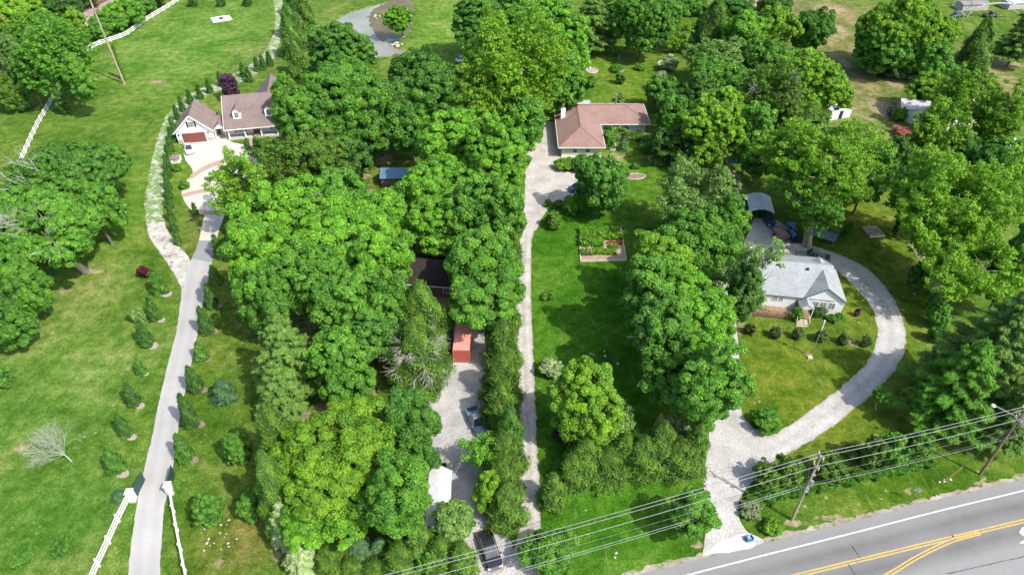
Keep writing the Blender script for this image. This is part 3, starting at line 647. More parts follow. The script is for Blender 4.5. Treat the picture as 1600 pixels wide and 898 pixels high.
def tree(kind, px, py, rx, ry, tint, label, z0=2.5, name=None, group=None, cat=None, base=None, bark='bark', clump=0.95, nl=11, gap=0.16, dead=0, copies=None, leafk=1.0, stem=None):
    """crown outline given as an ellipse in the photo; solved for its true size and place on the ground"""
    SEED[0] += 1; rng = np.random.default_rng(SEED[0])
    if kind in ('cedar', 'pine', 'arb'):
        by = py+ry*0.86; h = solve_height(px, by, py-ry); x, y = G(px, by); s = F/depth(x, y, h*0.4); R = rx/s
        y += R*0.35                                    # foot of the visible skirt lies in front of the stem
        h = max(h-R*0.12, 0.8); lf = leafsize(s)*leafk
        nm = name or {'cedar': 'cedar_tree', 'pine': 'pine_tree', 'arb': 'arborvitae'}[kind]
        root = thing(nm, label, cat or ('tree' if kind != 'arb' else 'evergreen shrub'), (x, y, 0), 0, group)
        if kind == 'pine': C, N, t, e = crown_pine(R, h, rng, lf*0.85)
        elif kind == 'cedar': C, N, t, e = crown_cone(R*1.05, h, rng, lf*0.85, rag=0.55, top=0.55)
        else: C, N, t, e = crown_cone(R*1.05, h, rng, lf*0.78, rag=0.50, top=0.58, dens=0.8)
        C, x, y = fit(C, (x, y), 0, px, py, rx, ry, True); root.location = (x, y, 0); h = float(np.percentile(C[:, 2], 99)); R = float(np.percentile(np.hypot(C[:, 0], C[:, 1]), 97))
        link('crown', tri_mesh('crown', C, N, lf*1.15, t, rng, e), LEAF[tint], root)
        mb = MB(); r0 = 0.05+0.018*h; mb.tube((0,0,-0.05), (0,0,h*0.85), r0, r0*0.2, 7); mb.build('trunk', M[bark], root)
        if dead:
            mb = MB(); mb.tube((0,0,h*.2), (0,0,h*.8), .08, .05, 6)
            for i in range(dead):
                a = rng.random()*2*math.pi; zz = h*(0.25+0.5*rng.random()); rr = R*(1.15-zz/h*0.8); bare_branches(mb, Vector((0,0,zz)), Vector((math.cos(a), math.sin(a), 0.15)).normalized(), rr*0.75, 0.05, 2, rng, 0.4)
            mb.build('bare_branch', M['dead_wood'], root)
        return root
    # iterate for the true size
    Hh = 3.0; R = 3.0
    for _ in range(12):
        zc = z0+Hh; x, y = G(px, py, zc); s = F/depth(x, y, zc); a = math.atan2(H-zc, math.hypot(x, y)); R = rx/s
        v = (ry/s)**2-(R*math.sin(a))**2; Hn = math.sqrt(max(v, 0))/math.cos(a); Hh = 0.5*Hh+0.5*min(max(Hn, 0.50*R), 1.9*R)
    zc = z0+Hh; x, y = G(px, py, zc); s = F/depth(x, y, zc); R = rx/s; lf = leafsize(s)*leafk
    f = {'broad': crown_broad, 'airy': crown_airy, 'shrub': crown_shrub}[kind]
    kw = dict(clump=min(clump, R*0.3), nl=nl, gap=gap) if kind == 'broad' else {}
    C, N, t, e = f(R*0.97, Hh*0.97, rng, lf, **kw)
    C[:, 2] += zc; C, x, y = fit(C, (x, y), zc, px, py, rx, ry); C[:, 2] -= zc
    bx, by = (x, y) if base is None else G(*base)
    nm = name or ('shrub' if kind == 'shrub' else 'broadleaf_tree')
    root = thing(nm, label, cat or ('shrub' if kind == 'shrub' else 'tree'), (bx, by, 0), 0, group)
    off = np.array([x-bx, y-by, zc])
    C = C+off; ok = C[:, 2] > 0.04; C, N, t = C[ok], N[ok], t[ok]
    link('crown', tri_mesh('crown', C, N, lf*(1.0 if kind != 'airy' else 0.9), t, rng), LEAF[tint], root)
    mb = MB(); r0 = stem or (0.05+0.036*R if kind != 'shrub' else 0.03+0.02*R)
    limbs(mb, R, Hh, zc, r0, rng, n_=(9 if kind == 'airy' else 6) if kind != 'shrub' else 4, cx=(off[0], off[1]), spread=0.78 if kind == 'airy' else 0.6)
    mb.build('trunk' if kind != 'shrub' else 'stem', M[bark], root)
    if dead:
        for i in range(dead):
            mb = MB(); d = Vector(unit(rng, 1)[0]); d.z = abs(d.z)*0.7+0.2; d.y = -abs(d.y)*0.8; d.normalize(); bare_branches(mb, Vector(off)+Vector((d.x*R*0.5, d.y*R*0.5, d.z*Hh*0.45)), d, R*0.30, 0.09, 3, rng, 0.5)
            mb.build('bare_branch', M['dead_wood'], root)
    return root
# ---------------------------------------------------------------- buildings
def shingle(name, a, b, s=1.0):
    m, n, p, out = mat_new(name); c = objco(n)
    f1 = noise(n, c, 0.5, 4, 0.6); f2 = noise(n, c, 6*s, 3, 0.8)
    g = ramp(n, f2, [(0.3, a), (0.7, b)]); g = mix(n, 0.6, g, ramp(n, f1, [(0.3, (0.72,0.72,0.73)), (0.7, (1.12,1.12,1.1))]), 'MULTIPLY')
    w = n.nodes.new('ShaderNodeTexWave'); w.wave_type = 'BANDS'; w.bands_direction = 'Z'; w.inputs['Scale'].default_value = 2.6; w.inputs['Distortion'].default_value = 1.2; w.inputs['Detail'].default_value = 2; n.links.new(c, w.inputs['Vector'])
    g = mix(n, 0.4, g, ramp(n, w.outputs['Fac'], [(0.0, (0.72,0.72,0.72)), (0.4, (1,1,1))]), 'MULTIPLY')
    n.links.new(g, p.inputs['Base Color']); p.inputs['Roughness'].default_value = 0.9; p.inputs['Specular IOR Level'].default_value = 0.2; bump(n, p, f2, 0.5, 0.04); return m
def siding(name, colr, step=5.2):
    m, n, p, out = mat_new(name); c = objco(n)
    w = n.nodes.new('ShaderNodeTexWave'); w.wave_type = 'BANDS'; w.bands_direction = 'Z'; w.inputs['Scale'].default_value = step/2; n.links.new(c, w.inputs['Vector'])
    g = ramp(n, w.outputs['Fac'], [(0.0, tuple(x*0.82 for x in colr)), (0.25, colr)]); g = mix(n, 0.5, g, ramp(n, noise(n, c, 0.7, 4), [(0.3, (0.9,0.9,0.89)), (0.7, (1.03,1.03,1.03))]), 'MULTIPLY')
    n.links.new(g, p.inputs['Base Color']); p.inputs['Roughness'].default_value = 0.6; return m
M['roof_taupe'] = shingle('roof_taupe', (0.17,0.125,0.115), (0.30,0.235,0.22))
M['roof_pink'] = shingle('roof_pink', (0.225,0.14,0.12), (0.38,0.25,0.215))
M['roof_grey'] = shingle('roof_grey', (0.25,0.27,0.28), (0.43,0.46,0.475), 0.7)
M['roof_dark'] = shingle('roof_dark', (0.020,0.015,0.016), (0.060,0.045,0.045))
M['siding_white'] = siding('siding_white', (0.88,0.89,0.90)); M['siding_cream'] = siding('siding_cream', (0.62,0.63,0.50))
M['door_red'] = simple('door_red', (0.21,0.065,0.055), 0.6); M['shutter'] = simple('shutter_dark', (0.03,0.032,0.04), 0.5)
M['deck'] = simple('deck_wood', (0.30,0.195,0.12), 0.8, var=0.3, scale=2); M['deck_pale'] = simple('deck_wood_pale', (0.56,0.46,0.36), 0.8, var=0.2)
M['stone_veneer'] = simple('stone_veneer', (0.42,0.40,0.38), 0.9, var=0.35, scale=3); M['interior'] = simple('interior_dark', (0.05,0.05,0.055), 0.9)
M['trim'] = simple('trim_white', (0.78,0.78,0.75), 0.5, var=0.04); M['gutter_dark'] = simple('gutter_dark', (0.07,0.10,0.11), 0.5)
M['blue_metal'] = simple('blue_metal_roof', (0.13,0.24,0.36), 0.45, metal=0.3, var=0.15)

def window(parent, x, y, z, w, h, axis_='x', face=-1, panes=(2, 2), shut=False, mat_fr='white_paint', name='window'):
    """window on a wall facing -y (face=-1); frame > pane and optional shutters"""
    mb = MB(); t = 0.07; yf = y-0.05
    for a, b, c_, d in ((x-w/2, x+w/2, z, z+t), (x-w/2, x+w/2, z+h-t, z+h), (x-w/2, x-w/2+t, z+t, z+h-t), (x+w/2-t, x+w/2, z+t, z+h-t)): mb.box(a, b, yf-0.03, y-0.002, c_, d)
    for i in range(1, panes[0]): q = x-w/2+w*i/panes[0]; mb.box(q-.025, q+.025, yf-0.02, y-0.004, z+t, z+h-t)
    for j in range(1, panes[1]): q = z+h*j/panes[1]; mb.box(x-w/2+t, x+w/2-t, yf-0.015, y-0.006, q-.025, q+.025)
    f = mb.build(name, M[mat_fr], parent)
    MB().box(x-w/2+t*.5, x+w/2-t*.5, y-0.03, y-0.012, z+t*.5, z+h-t*.5).build('pane', M['glass'], f)
    if shut:
        for s in (-1, 1): MB().box(x+s*(w/2+.24)-.18, x+s*(w/2+.24)+.18, y-0.06, y-0.003, z-.05, z+h+.05).build('shutter', M['shutter'], parent)
    return f
def slope(mb, pts, th=0.14):
    """roof plane: pts (x,y,z) CCW seen from above, given thickness downward"""
    n = len(pts); b = [(x, y, z-th) for x, y, z in pts]
    mb.add(list(pts)+b, [tuple(range(n)), tuple(range(2*n-1, n-1, -1))]+[(i, i+n, (i+1) % n+n, (i+1) % n) for i in range(n)])
def gable(mb, x0, x1, y0, y1, ze, zr, along='y', oh=0.35, th=0.14):
    """two roof planes with the ridge along an axis; x0..y1 are walls"""
    if along == 'y':
        xm = (x0+x1)/2; k = (zr-ze)/(xm-x0); xa, xb = x0-oh, x1+oh; zl = ze-k*oh
        slope(mb, [(xa, y0-oh, zl), (xm, y0-oh, zr), (xm, y1+oh, zr), (xa, y1+oh, zl)][::1], th); slope(mb, [(xm, y0-oh, zr), (xb, y0-oh, zl), (xb, y1+oh, zl), (xm, y1+oh, zr)], th)
    else:
        ym = (y0+y1)/2; k = (zr-ze)/(ym-y0); ya, yb = y0-oh, y1+oh; zl = ze-k*oh
        slope(mb, [(x0-oh, ya, zl), (x1+oh, ya, zl), (x1+oh, ym, zr), (x0-oh, ym, zr)], th); slope(mb, [(x0-oh, ym, zr), (x1+oh, ym, zr), (x1+oh, yb, zl), (x0-oh, yb, zl)], th)

# ======== left house, turned about 13 degrees
a = math.radians(11.5)
house = thing('garage_house', 'white house with taupe shingle roof, two dormers and a front gabled double garage', 'house', (-74.3, 138.1, 0), a)
W, D = 7.6, 8.0
mb = MB(); mb.yprism([(0, 0), (W, 0), (W, 3.0), (W/2, 6.4), (0, 3.0)], 0, D); garage = mb.build('garage_wall', M['siding_white'], house)
MB().box(0.02, 1.0, -0.06, -0.003, 0, 1.0).build('stone_base', M['stone_veneer'], house); MB().box(W-1.3, W-0.02, -0.06, -0.003, 0, 1.0).build('stone_base', M['stone_veneer'], house)
mb = MB(); gable(mb, 0, W, 0, D, 3.05, 6.55, 'y', 0.45); mb.build('garage_roof', M['roof_taupe'], house)
mb = MB()
for s in (0, 1):    # rake boards
    k = (6.55-3.05)/(W/2); p0 = (-0.47 if s == 0 else W+0.47, -0.50, 3.05-k*.47-.10); mb.bar(p0, (W/2, -0.50, 6.55-.10), 0.06, 0.26)
mb.build('fascia', M['trim'], house)
gd = MB(); gd.box(1.15, 6.0, -0.05, -0.004, 0.05, 2.35); door = gd.build('garage_door', M['door_red'], house)
mb = MB()
for k in range(1, 4): mb.box(1.15, 6.0, -0.062, -0.052, 0.05+k*.575-.015, 0.05+k*.575+.015)
mb.build('panel_joint', simple('door_joint', (0.12,0.035,0.03), 0.6), door)
mb = MB()
for x0, x1, z0, z1 in ((1.0, 1.14, 0, 2.5), (6.01, 6.15, 0, 2.5), (1.0, 6.15, 2.36, 2.52)): mb.box(x0, x1, -0.07, -0.005, z0, z1)
mb.build('door_trim', M['trim'], house)
window(house, 3.75, 0, 3.7, 1.15, 1.25, panes=(3, 2), shut=True)
for x in (0.55, 6.75): mb = MB(); mb.box(x-.1, x+.1, -.22, -.02, 1.9, 2.35); mb.build('wall_lantern', M['black_paint'], house)
# breezeway
bx0, bx1 = W+0.02, 10.6
mb = MB(); mb.box(bx0, bx1, 3.0, 3.15, 0, 2.6); mb.build('breezeway_wall', M['siding_white'], house)
mb = MB(); slope(mb, [(bx0-1.4, 0.9, 2.72), (bx1+0.3, 0.9, 2.72), (bx1+0.3, 3.7, 4.25), (bx0-1.4, 3.7, 4.25)]); slope(mb, [(bx0-1.4, 3.7, 4.25), (bx1+0.3, 3.7, 4.25), (bx1+.3, 6.0, 3.0), (bx0-1.4, 6.0, 3.0)])
gx0, gx1 = bx0+0.25, bx0+2.75; slope(mb, [(gx0, 0.5, 2.62), ((gx0+gx1)/2, 0.5, 3.75), ((gx0+gx1)/2, 3.0, 3.85), (gx0, 1.2, 2.72)], .1); slope(mb, [((gx0+gx1)/2, 0.5, 3.75), (gx1, 0.5, 2.62), (gx1, 1.2, 2.72), ((gx0+gx1)/2, 3.0, 3.85)], .1)
mb.build('breezeway_roof', M['roof_taupe'], house)
mb = MB(); mb.yprism([(gx0+.1, 2.5), (gx1-.1, 2.5), ((gx0+gx1)/2, 3.55)], 0.52, 0.60); mb.box(gx0+.12, gx0+.30, .55, .72, 0, 2.5); mb.box(gx1-.30, gx1-.12, .55, .72, 0, 2.5); mb.build('breezeway_gable', M['trim'], house)
MB().box(bx0, bx1+.1, 0.2, 3.0, 0.02, 0.12).build('breezeway_floor', M['concrete'], house)
MB().box(bx0+.35, bx0+1.2, 2.93, 2.99, 0.15, 2.2).build('side_door', M['door_red'], house)
# main block
mx0, mx1, my0, my1, mz, mr = 10.75, 25.5, -0.6, 12.2, 3.0, 7.9
mxm = (my0+my1)/2
mb = MB(); mb.xprism([(my0+2.0, 0), (my1, 0), (my1, mz), (mxm, mr-.2), (my0+2.0, mz+1.3)], mx0, mx1); mb.build('wall', M['siding_white'], house)
mb = MB(); gable(mb, mx0, mx1, my0, my1, mz, mr, 'x', 0.4); mroof = mb.build('roof', M['roof_taupe'], house)
mb = MB(); mb.box(mx0-.42, mx1+.42, my0-.50, my0-.42, 2.55, 2.78); mb.bar((mx0-.45, my0-.4, 2.62), (mx0-.45, mxm, 7.80), .08, .22); mb.build('fascia', M['trim'], house)
MB().box(mx0, mx1, my0-.1, my0+1.99, 0.02, 0.35).build('porch_floor', M['concrete'], house)
for i in range(5):
    x = mx0+.3+i*3.5; mb = MB(); mb.box(x-.14, x+.14, my0, my0+.28, .35, 2.68); mb.box(x-.2, x+.2, my0-.06, my0+.34, .352, .75); mb.build('porch_column', M['trim'], house)
for x in (mx0+2.6, mx0+10.5): window(house, x, my0+2.0, 0.95, 1.7, 1.35, panes=(3, 2), shut=True)
MB().box(mx0+5.3, mx0+7.0, my0+1.93, my0+1.995, 0.36, 2.5).build('front_door', M['door_red'], house)
kk = (mr-mz)/(mxm-my0)
for x in (mx0+2.7, mx0+9.6):
    yd = my0+1.6; zb = mz+kk*(yd-my0); d = MB(); w2 = .85; zt = zb+1.75; d.yprism([(x-w2, zb-.1), (x+w2, zb-.1), (x+w2, zt), (x, zt+.75), (x-w2, zt)], yd, yd+(zt-zb)/kk+.6)
    dm = d.build('dormer', M['white_paint'], house); r = MB(); o_ = .18; ye = yd+(zt-zb)/kk+1.3
    slope(r, [(x-w2-o_, yd-.2, zt-.12), (x, yd-.2, zt+.86), (x, ye, zt+.86), (x-w2-o_, ye-1.0, zt-.12)], .1); slope(r, [(x, yd-.2, zt+.86), (x+w2+o_, yd-.2, zt-.12), (x+w2+o_, ye-1.0, zt-.12), (x, ye, zt+.86)], .1); r.build('dormer_roof', M['roof_taupe'], dm)
    window(dm, x, yd, zb+.35, .95, 1.25, panes=(2, 2))
# rear wing
mb = MB(); mb.box(mx0+5.2, mx0+13.8, my1, my1+6.0, 0, mz); mb.build('rear_wall', M['siding_white'], house)
mb = MB(); gable(mb, mx0+5.0, mx0+13.6, my1-5.5, my1+6.0, mz, 7.2, 'y', 0.3); mb.build('rear_roof', M['roof_taupe'], house)

# well house
wh = thing('well_house', 'tiny white well house with taupe roof beside the arborvitae hedge', 'well house', (*G(276, 252), 0), .2)
MB().box(-.9, .9, -.9, .9, 0, 1.1).build('wall', M['siding_white'], wh); mb = MB(); gable(mb, -.9, .9, -.9, .9, 1.1, 1.6, 'x', .15, .08); mb.build('roof', M['roof_taupe'], wh)
MB().box(-.45, .45, -.96, -.902, .3, .9).build('door', M['stone_veneer'], wh)

# ======== ranch house
ranch = thing('ranch_house', 'cream single storey ranch house with pinkish brown hipped roof', 'house', (10.6, 131.8, 0))
def R3(x, y, z): return (x-10.6, y-131.8, z)
mb = MB(); mb.prism([(0.1, 0.1), (8.5, 0.1), (8.5, 11.2), (19.7, 11.2), (19.7, 20.5), (0.1, 20.5)], 0, 2.75); mb.build('wall', M['siding_cream'], ranch)
ze, zr = 2.72, 4.95
e = [R3(9.9,131.2,ze), R3(19.9,131.2,ze), R3(19.9,142.2,ze), R3(31.2,142.2,ze), R3(31.2,153.0,ze), R3(9.9,153.0,ze)]
r1, r2, r3 = R3(14.9,136.4,zr), R3(14.9,147.6,zr), R3(26.0,147.6,zr); vl = R3(19.9,142.2,ze)
mb = MB()
slope(mb, [e[0], e[1], r1]); slope(mb, [e[1], e[2], r2, r1]); slope(mb, [e[2], e[3], r3, r2]); slope(mb, [e[3], e[4], r3]); slope(mb, [e[4], e[5], r2, r3]); slope(mb, [e[5], e[0], r1, r2])
mb.build('roof', M['roof_pink'], ranch)
mb = MB()
for i in range(6):
    p, q = e[i], e[(i+1) % 6]; d = (Vector(q)-Vector(p)).normalized(); nrm = Vector((d.y, -d.x, 0)); mb.bar(Vector(p)+nrm*.05+Vector((0,0,-.08))-d*.07, Vector(q)+nrm*.05+Vector((0,0,-.08))+d*.07, .09, .20)
mb.build('gutter', M['trim'], ranch)
mb = MB()
for p, q in ((e[0], r1), (e[1], r1), (r1, r2), (r2, r3), (e[3], r3), (e[5], r2), (e[4], r3)):
    mb.bar(Vector(p)+Vector((0,0,.02)), Vector(q)+Vector((0,0,.02)), .24, .05)
mb.build('ridge_cap', simple('ridge_cap', (0.25,0.155,0.135), .9), ranch)
MB().box(-.02, 8.62, 0.0, .098, 0, .38).build('foundation', M['trim'], ranch)
MB().box(8.62, 19.8, 11.1, 11.198, 0, .38).build('foundation', M['trim'], ranch)
for x in (2.9, 5.7): window(ranch, x, .1, 1.05, .95, 1.3, panes=(2, 2))
window(ranch, 10.6, 11.2, 1.0, 1.1, 1.35, panes=(2, 2)); window(ranch, 15.4, 11.2, 1.0, 1.1, 1.35, panes=(2, 2))
mb = MB(); mb.box(.45, 1.45, 12.0, 13.2, 2.9, 5.4); ch = mb.build('chimney', M['white_paint'], ranch)
mb = MB(); mb.tube((.95, 12.6, 5.4), (.95, 12.6, 6.3), .18, .18, 10); mb.tube((.95, 12.6, 6.35), (.95, 12.6, 6.6), .30, .30, 10); mb.build('flue', M['metal'], ch)
mb = MB(); mb.tube((13.4, 17.4, 4.0), (13.4, 17.4, 6.5), .22, .22, 12); mb.tube((13.4, 17.4, 6.5), (13.4, 17.4, 6.8), .36, .36, 12); mb.build('flue_pipe', M['metal'], ranch)
for x, y in ((7.5, 17.6), (11.0, 17.8)): mb = MB(); mb.tube((x, y, 4.0), (x, y, 4.95), .07, .07, 6); mb.build('vent_pipe', M['metal'], ranch)
MB().box(3.0, 8.2, 20.6, 23.4, 2.5, 2.62).build('patio_roof', simple('patio_glass', (0.42,0.50,0.50), 0.3), ranch)
for x in (3.1, 8.1): MB().box(x-.06, x+.06, 23.2, 23.32, 0, 2.5).build('patio_post', M['trim'], ranch)

# ======== cottage
a = math.radians(-9.3)
cot = thing('cottage', 'white cottage with grey shingle roof, cross gable and small gabled porch', 'house', (39.1, 82.75, 0), a)
L0, XG0, XG1, DP = 0.0, 6.7, 12.9, 11.0
mb = MB(); mb.xprism([(0.0, 0), (DP, 0), (DP, 2.9), (DP/2, 5.35), (0, 2.9)], L0, XG1-1.65); mb.build('wall', M['siding_white'], cot)
mb = MB(); xm = (XG0+XG1)/2; mb.yprism([(XG0, 0), (XG1, 0), (XG1, 2.9), (xm, 5.0), (XG0, 2.9)], -0.06, 7.9); mb.build('gable_wall', M['siding_white'], cot)
mb = MB(); gable(mb, L0, XG1-1.6, 0, DP, 3.0, 5.55, 'x', 0.18); mb.build('roof', M['roof_grey'], cot)
mb = MB(); gable(mb, XG0, XG1, -0.06, 7.9, 3.04, 5.24, 'y', 0.20); mb.build('gable_roof', M['roof_grey'], cot)
mb = MB()
mb.bar((XG0-.22, -.29, 2.82), (xm, -.29, 5.16), .05, .14); mb.bar((XG1+.22, -.29, 2.82), (xm, -.29, 5.16), .05, .14); mb.bar((L0-.2, -.22, 2.84), (XG0, -.22, 2.84), .06, .12); mb.build('gutter', M['gutter_dark'], cot)
for i, x in enumerate((8.35, 9.55, 10.85)): window(cot, x+.3, -.06, 1.15, 1.05, 1.3, panes=(2, 3))
for x in (2.5, 3.4): window(cot, x, 0, 1.75, .75, .8, panes=(2, 2))
window(cot, .7, 0, 1.0, .7, 1.5, panes=(1, 2))
for x, y in ((2.6, 4.6), (7.2, 4.3)): MB().box(x, x+.4, y, y+.3, 4.85, 5.35).build('roof_vent', M['shutter'], cot)
# entry porch roof
px0, px1 = 5.95, 8.15; pm = (px0+px1)/2
mb = MB(); slope(mb, [(px0, -2.0, 2.30), (pm, -2.0, 3.05), (pm, .1, 3.05), (px0, .1, 2.30)], .1); slope(mb, [(pm, -2.0, 3.05), (px1, -2.0, 2.30), (px1, -.1, 2.30), (pm, -.1, 3.05)], .1); mb.build('porch_roof', M['roof_grey'], cot)
mb = MB(); mb.yprism([(px0+.12, 2.2), (px1-.12, 2.2), (pm, 2.9)], -1.95, -1.88); mb.build('porch_gable', M['trim'], cot)
for x in (px0+.15, px1-.15): MB().box(x-.06, x+.06, -1.97, -1.85, .1, 2.2).build('porch_post', M['trim'], cot)
MB().box(5.75, 6.6, -.06, -.003, .62, 2.4).build('front_door', simple('door_slate', (.16,.20,.24), .5), cot)
# deck with rail and steps
deck = thing('wooden_deck', 'reddish wooden deck with railing and steps along the cottage front', 'deck', (39.1, 82.75, 0), a)
mb = MB()
for i in range(13): mb.box(-1.2, 8.0, -.12-(i+1)*.165, -.12-i*.165-.012, .50, .55)
mb.build('deck_boards', M['deck'], deck)
mb = MB(); mb.box(-1.2, 5.6, -2.33, -2.28, 0.05, .5); mb.box(-1.25, -1.2, -2.28, -.15, .05, .5); mb.build('skirt', simple('deck_skirt', (0.19,0.105,0.06), .9, var=.3, scale=3), deck)
for i in range(6): x = -1.2+i*1.36; MB().box(x-.05, x+.05, -2.28, -2.18, .552, 1.5).build('rail_post', M['deck'], deck)
mb = MB()
for x0, x1 in ((-1.15, 5.6),):
    mb.box(x0, x1, -2.26, -2.20, 1.42, 1.48); mb.box(x0, x1, -2.26, -2.20, .70, .74)
    for i in range(int((x1-x0)/.16)): mb.box(x0+i*.16, x0+i*.16+.04, -2.25, -2.21, .74, 1.42)
mb.build('railing', M['deck'], deck)
for i in range(4): MB().box(5.75, 7.45, -2.35-(i+1)*.34, -2.35-i*.34-.02, .40-.12*i, .45-.12*i).build('step', M['deck_pale'], deck)
for x in (5.7, 7.5):
    mb = MB(); mb.box(x-.05, x+.05, -2.4, -2.3, .56, 1.5); mb.box(x-.05, x+.05, -3.7, -3.6, 0, 1.05); mb.bar((x, -2.35, 1.45), (x, -3.65, 1.02), .07, .07); mb.build('stair_rail', M['deck_pale'], deck)

# ======== carport
q0, q1 = G(1177, 329, 2.5), G(1209.5, 331.5, 2.5); q3 = G(1161, 300, 2.5); q2 = G(1206, 304, 2.5)
a = math.atan2(q1[1]-q0[1], q1[0]-q0[0]); wc = math.hypot(q1[0]-q0[0], q1[1]-q0[1])+.8; dc = 6.0
cp = thing('carport', 'grey curved metal carport sheltering a dark car', 'carport', (q0[0]-.6, q0[1], 0), a)
mb = MB(); prof = [(wc*t, 2.25+.75*math.sin(math.pi*t)) for t in [i/10 for i in range(11)]]
for i in range(10):
    (xa, za), (xb, zb) = prof[i], prof[i+1]; slope(mb, [(xa, 0, za), (xb, 0, zb), (xb, dc, zb), (xa, dc, za)], .05)
mb.build('roof', simple('carport_metal', (.60,.62,.64), .5, metal=.3, var=.12), cp)
for x in (.08, wc-.08):
    for y in (.1, dc/2, dc-.1): MB().box(x-.04, x+.04, y-.04, y+.04, 0, 2.25).build('post', M['metal'], cp)
MB().box(.1, wc-.1, dc-.06, dc-.01, .1, 2.2).build('back_panel', M['interior'], cp)
MB().box(.0, .04, .2, dc-.1, .6, 2.2).build('side_panel', M['interior'], cp)

# ======== outbuildings
def shed(name, label, cat, x, y, rz, w, d, h, zr, wall, roof, along='x', oh=.25, door=None, group=None):
    s = thing(name, label, cat, (x, y, 0), rz, group)
    mb = MB()
    if along == 'x': mb.xprism([(-d/2, 0), (d/2, 0), (d/2, h), (0, zr-.05), (-d/2, h)], -w/2, w/2)
    else: mb.yprism([(-w/2, 0), (w/2, 0), (w/2, h), (0, zr-.05), (-w/2, h)], -d/2, d/2)
    mb.build('wall', wall, s); mb = MB(); gable(mb, -w/2, w/2, -d/2, d/2, h+.02, zr+.05, along, oh, .08); mb.build('roof', roof, s)
    if door: MB().box(-.5, .5, -d/2-.05, -d/2-.003, 0.05, 2.0).build('door', door, s)
    return s
tan = simple('tan_boards', (.42,.25,.17), .8, var=.2); wr = simple('pale_metal_roof', (.44,.44,.46), .5, var=.1, scale=.6); wroof = simple('white_metal_roof', (.52,.53,.54), .5, var=.1)
x, y = G(1421, 182); shed('garden_shed', 'grey roofed tan garden shed in the neighbour yard', 'shed', x, y, -.25, 6.0, 5.0, 3.0, 4.2, tan, wr, 'x', door=M['deck_pale'])
x, y = G(1470, 190); nb = shed('neighbour_house', 'pale roofed neighbour house half hidden under airy yellow trees', 'house', x, y, .45, 15, 8, 2.8, 4.8, M['siding_white'], wr, 'x', door=M['shutter'])
window(nb, 3, -4, 1, 1.2, 1.2); window(nb, -4, -4, 1, 1.2, 1.2)
x, y = G(1303, 180); shed('white_shed', 'small white roofed shed poking out of the olive trees', 'shed', x, y, .3, 5.5, 4.2, 2.4, 3.2, M['siding_white'], wroof, 'y', door=M['shutter'])
x, y = G(1553, 232); shed('white_shed', 'second white roofed shed below the leaning bare limb', 'shed', x, y, .6, 6, 4, 2.4, 3.3, M['siding_white'], wroof, 'x', door=M['shutter'])
x, y = G(1178, 22); shed('barn', 'old barn with rusty tan roof at the upper edge', 'barn', x, y, -.5, 9, 7, 2.8, 4.6, M['interior'], simple('rusty_tan_roof', (.42,.28,.20), .8, var=.3, scale=.6), 'x', door=M['shutter'])
bm_ = shed('blue_roof_shed', 'long shed with blue metal roof in the wood', 'shed', *G(627, 285), 0.0, 7.2, 4.0, 2.3, 3.3, simple('old_boards', (.16,.11,.09), .9, var=.3), M['blue_metal'], 'x', door=M['shutter'])
mb = MB()
for i in range(13): mb.bar((-3.8+i*.62, -2.2, 2.30), (-3.8+i*.62, 0, 3.42), .05, .05)
mb.build('roof_seam', M['blue_metal'], bm_)
x, y = G(648, 300); shed('lean_to', 'dark lean-to with pinkish roof beside the blue roofed shed', 'shed', x, y, 0, 4.0, 3.0, 1.9, 2.5, M['interior'], simple('dull_pink_roof', (.28,.19,.18), .9, var=.3), 'x', door=M['shutter'])
x, y = G(637, 340); s = shed('storage_shed', 'small grey fronted shed under the trees', 'shed', x, y, 0, 3.6, 3.0, 2.1, 2.8, M['siding_white'], M['roof_dark'], 'x', door=M['shutter']); window(s, 1.1, -1.5, 1.0, .7, .7)
x, y = G(678, 440); dk = shed('dark_roof_house', 'house with nearly black mossy shingle roof hidden in the wood', 'house', x, y, -.12, 10.0, 7.5, 2.7, 4.6, simple('brown_siding', (.17,.12,.09), .8), M['roof_dark'], 'x', oh=.4, door=M['shutter'])
MB().box(-5.4, 5.4, -4.26, -4.18, 2.36, 2.50).build('gutter', M['trim'], dk)
window(dk, 3, -3.75, 1, 1.1, 1.2)
# big white framed hoop shelter at the far corner
x, y = G(1548, 22); hs = thing('hoop_frame', 'white arched hoop frame over a dirt floor in the far corner', 'hoop frame', (x, y, 0), -.1)
for j in range(2):
    mb = MB(); pts = [Vector((9*math.cos(math.pi*(1-t/14)), j*12-4, 4.6*math.sin(math.pi*t/14))) for t in range(15)]
    for p_, q_ in zip(pts, pts[1:]): mb.bar(p_, q_, .25, .6, (0, 1, 0))
    mb.build('arch', M['concrete'], hs)
mb = MB()
for t in (0, 5, 9, 14): x_ = 9*math.cos(math.pi*(1-t/14)); z_ = 4.6*math.sin(math.pi*t/14)+.05; mb.bar((x_, -4, z_), (x_, 8, z_), .2, .2)
mb.build('purlin', M['concrete'], hs)
x, y = G(1517, 14); shed('flat_shed', 'low grey shed before the hoop frame', 'shed', x, y, .1, 9, 4, 2.0, 2.4, M['stone_veneer'], simple('weathered_roof', (.26,.23,.23), .8, var=.3), 'x')
x, y = G(1580, 12); shed('flat_shed', 'low grey shed beside the far corner pine', 'shed', x, y, .2, 6, 4, 2.0, 2.4, M['stone_veneer'], wr, 'x')
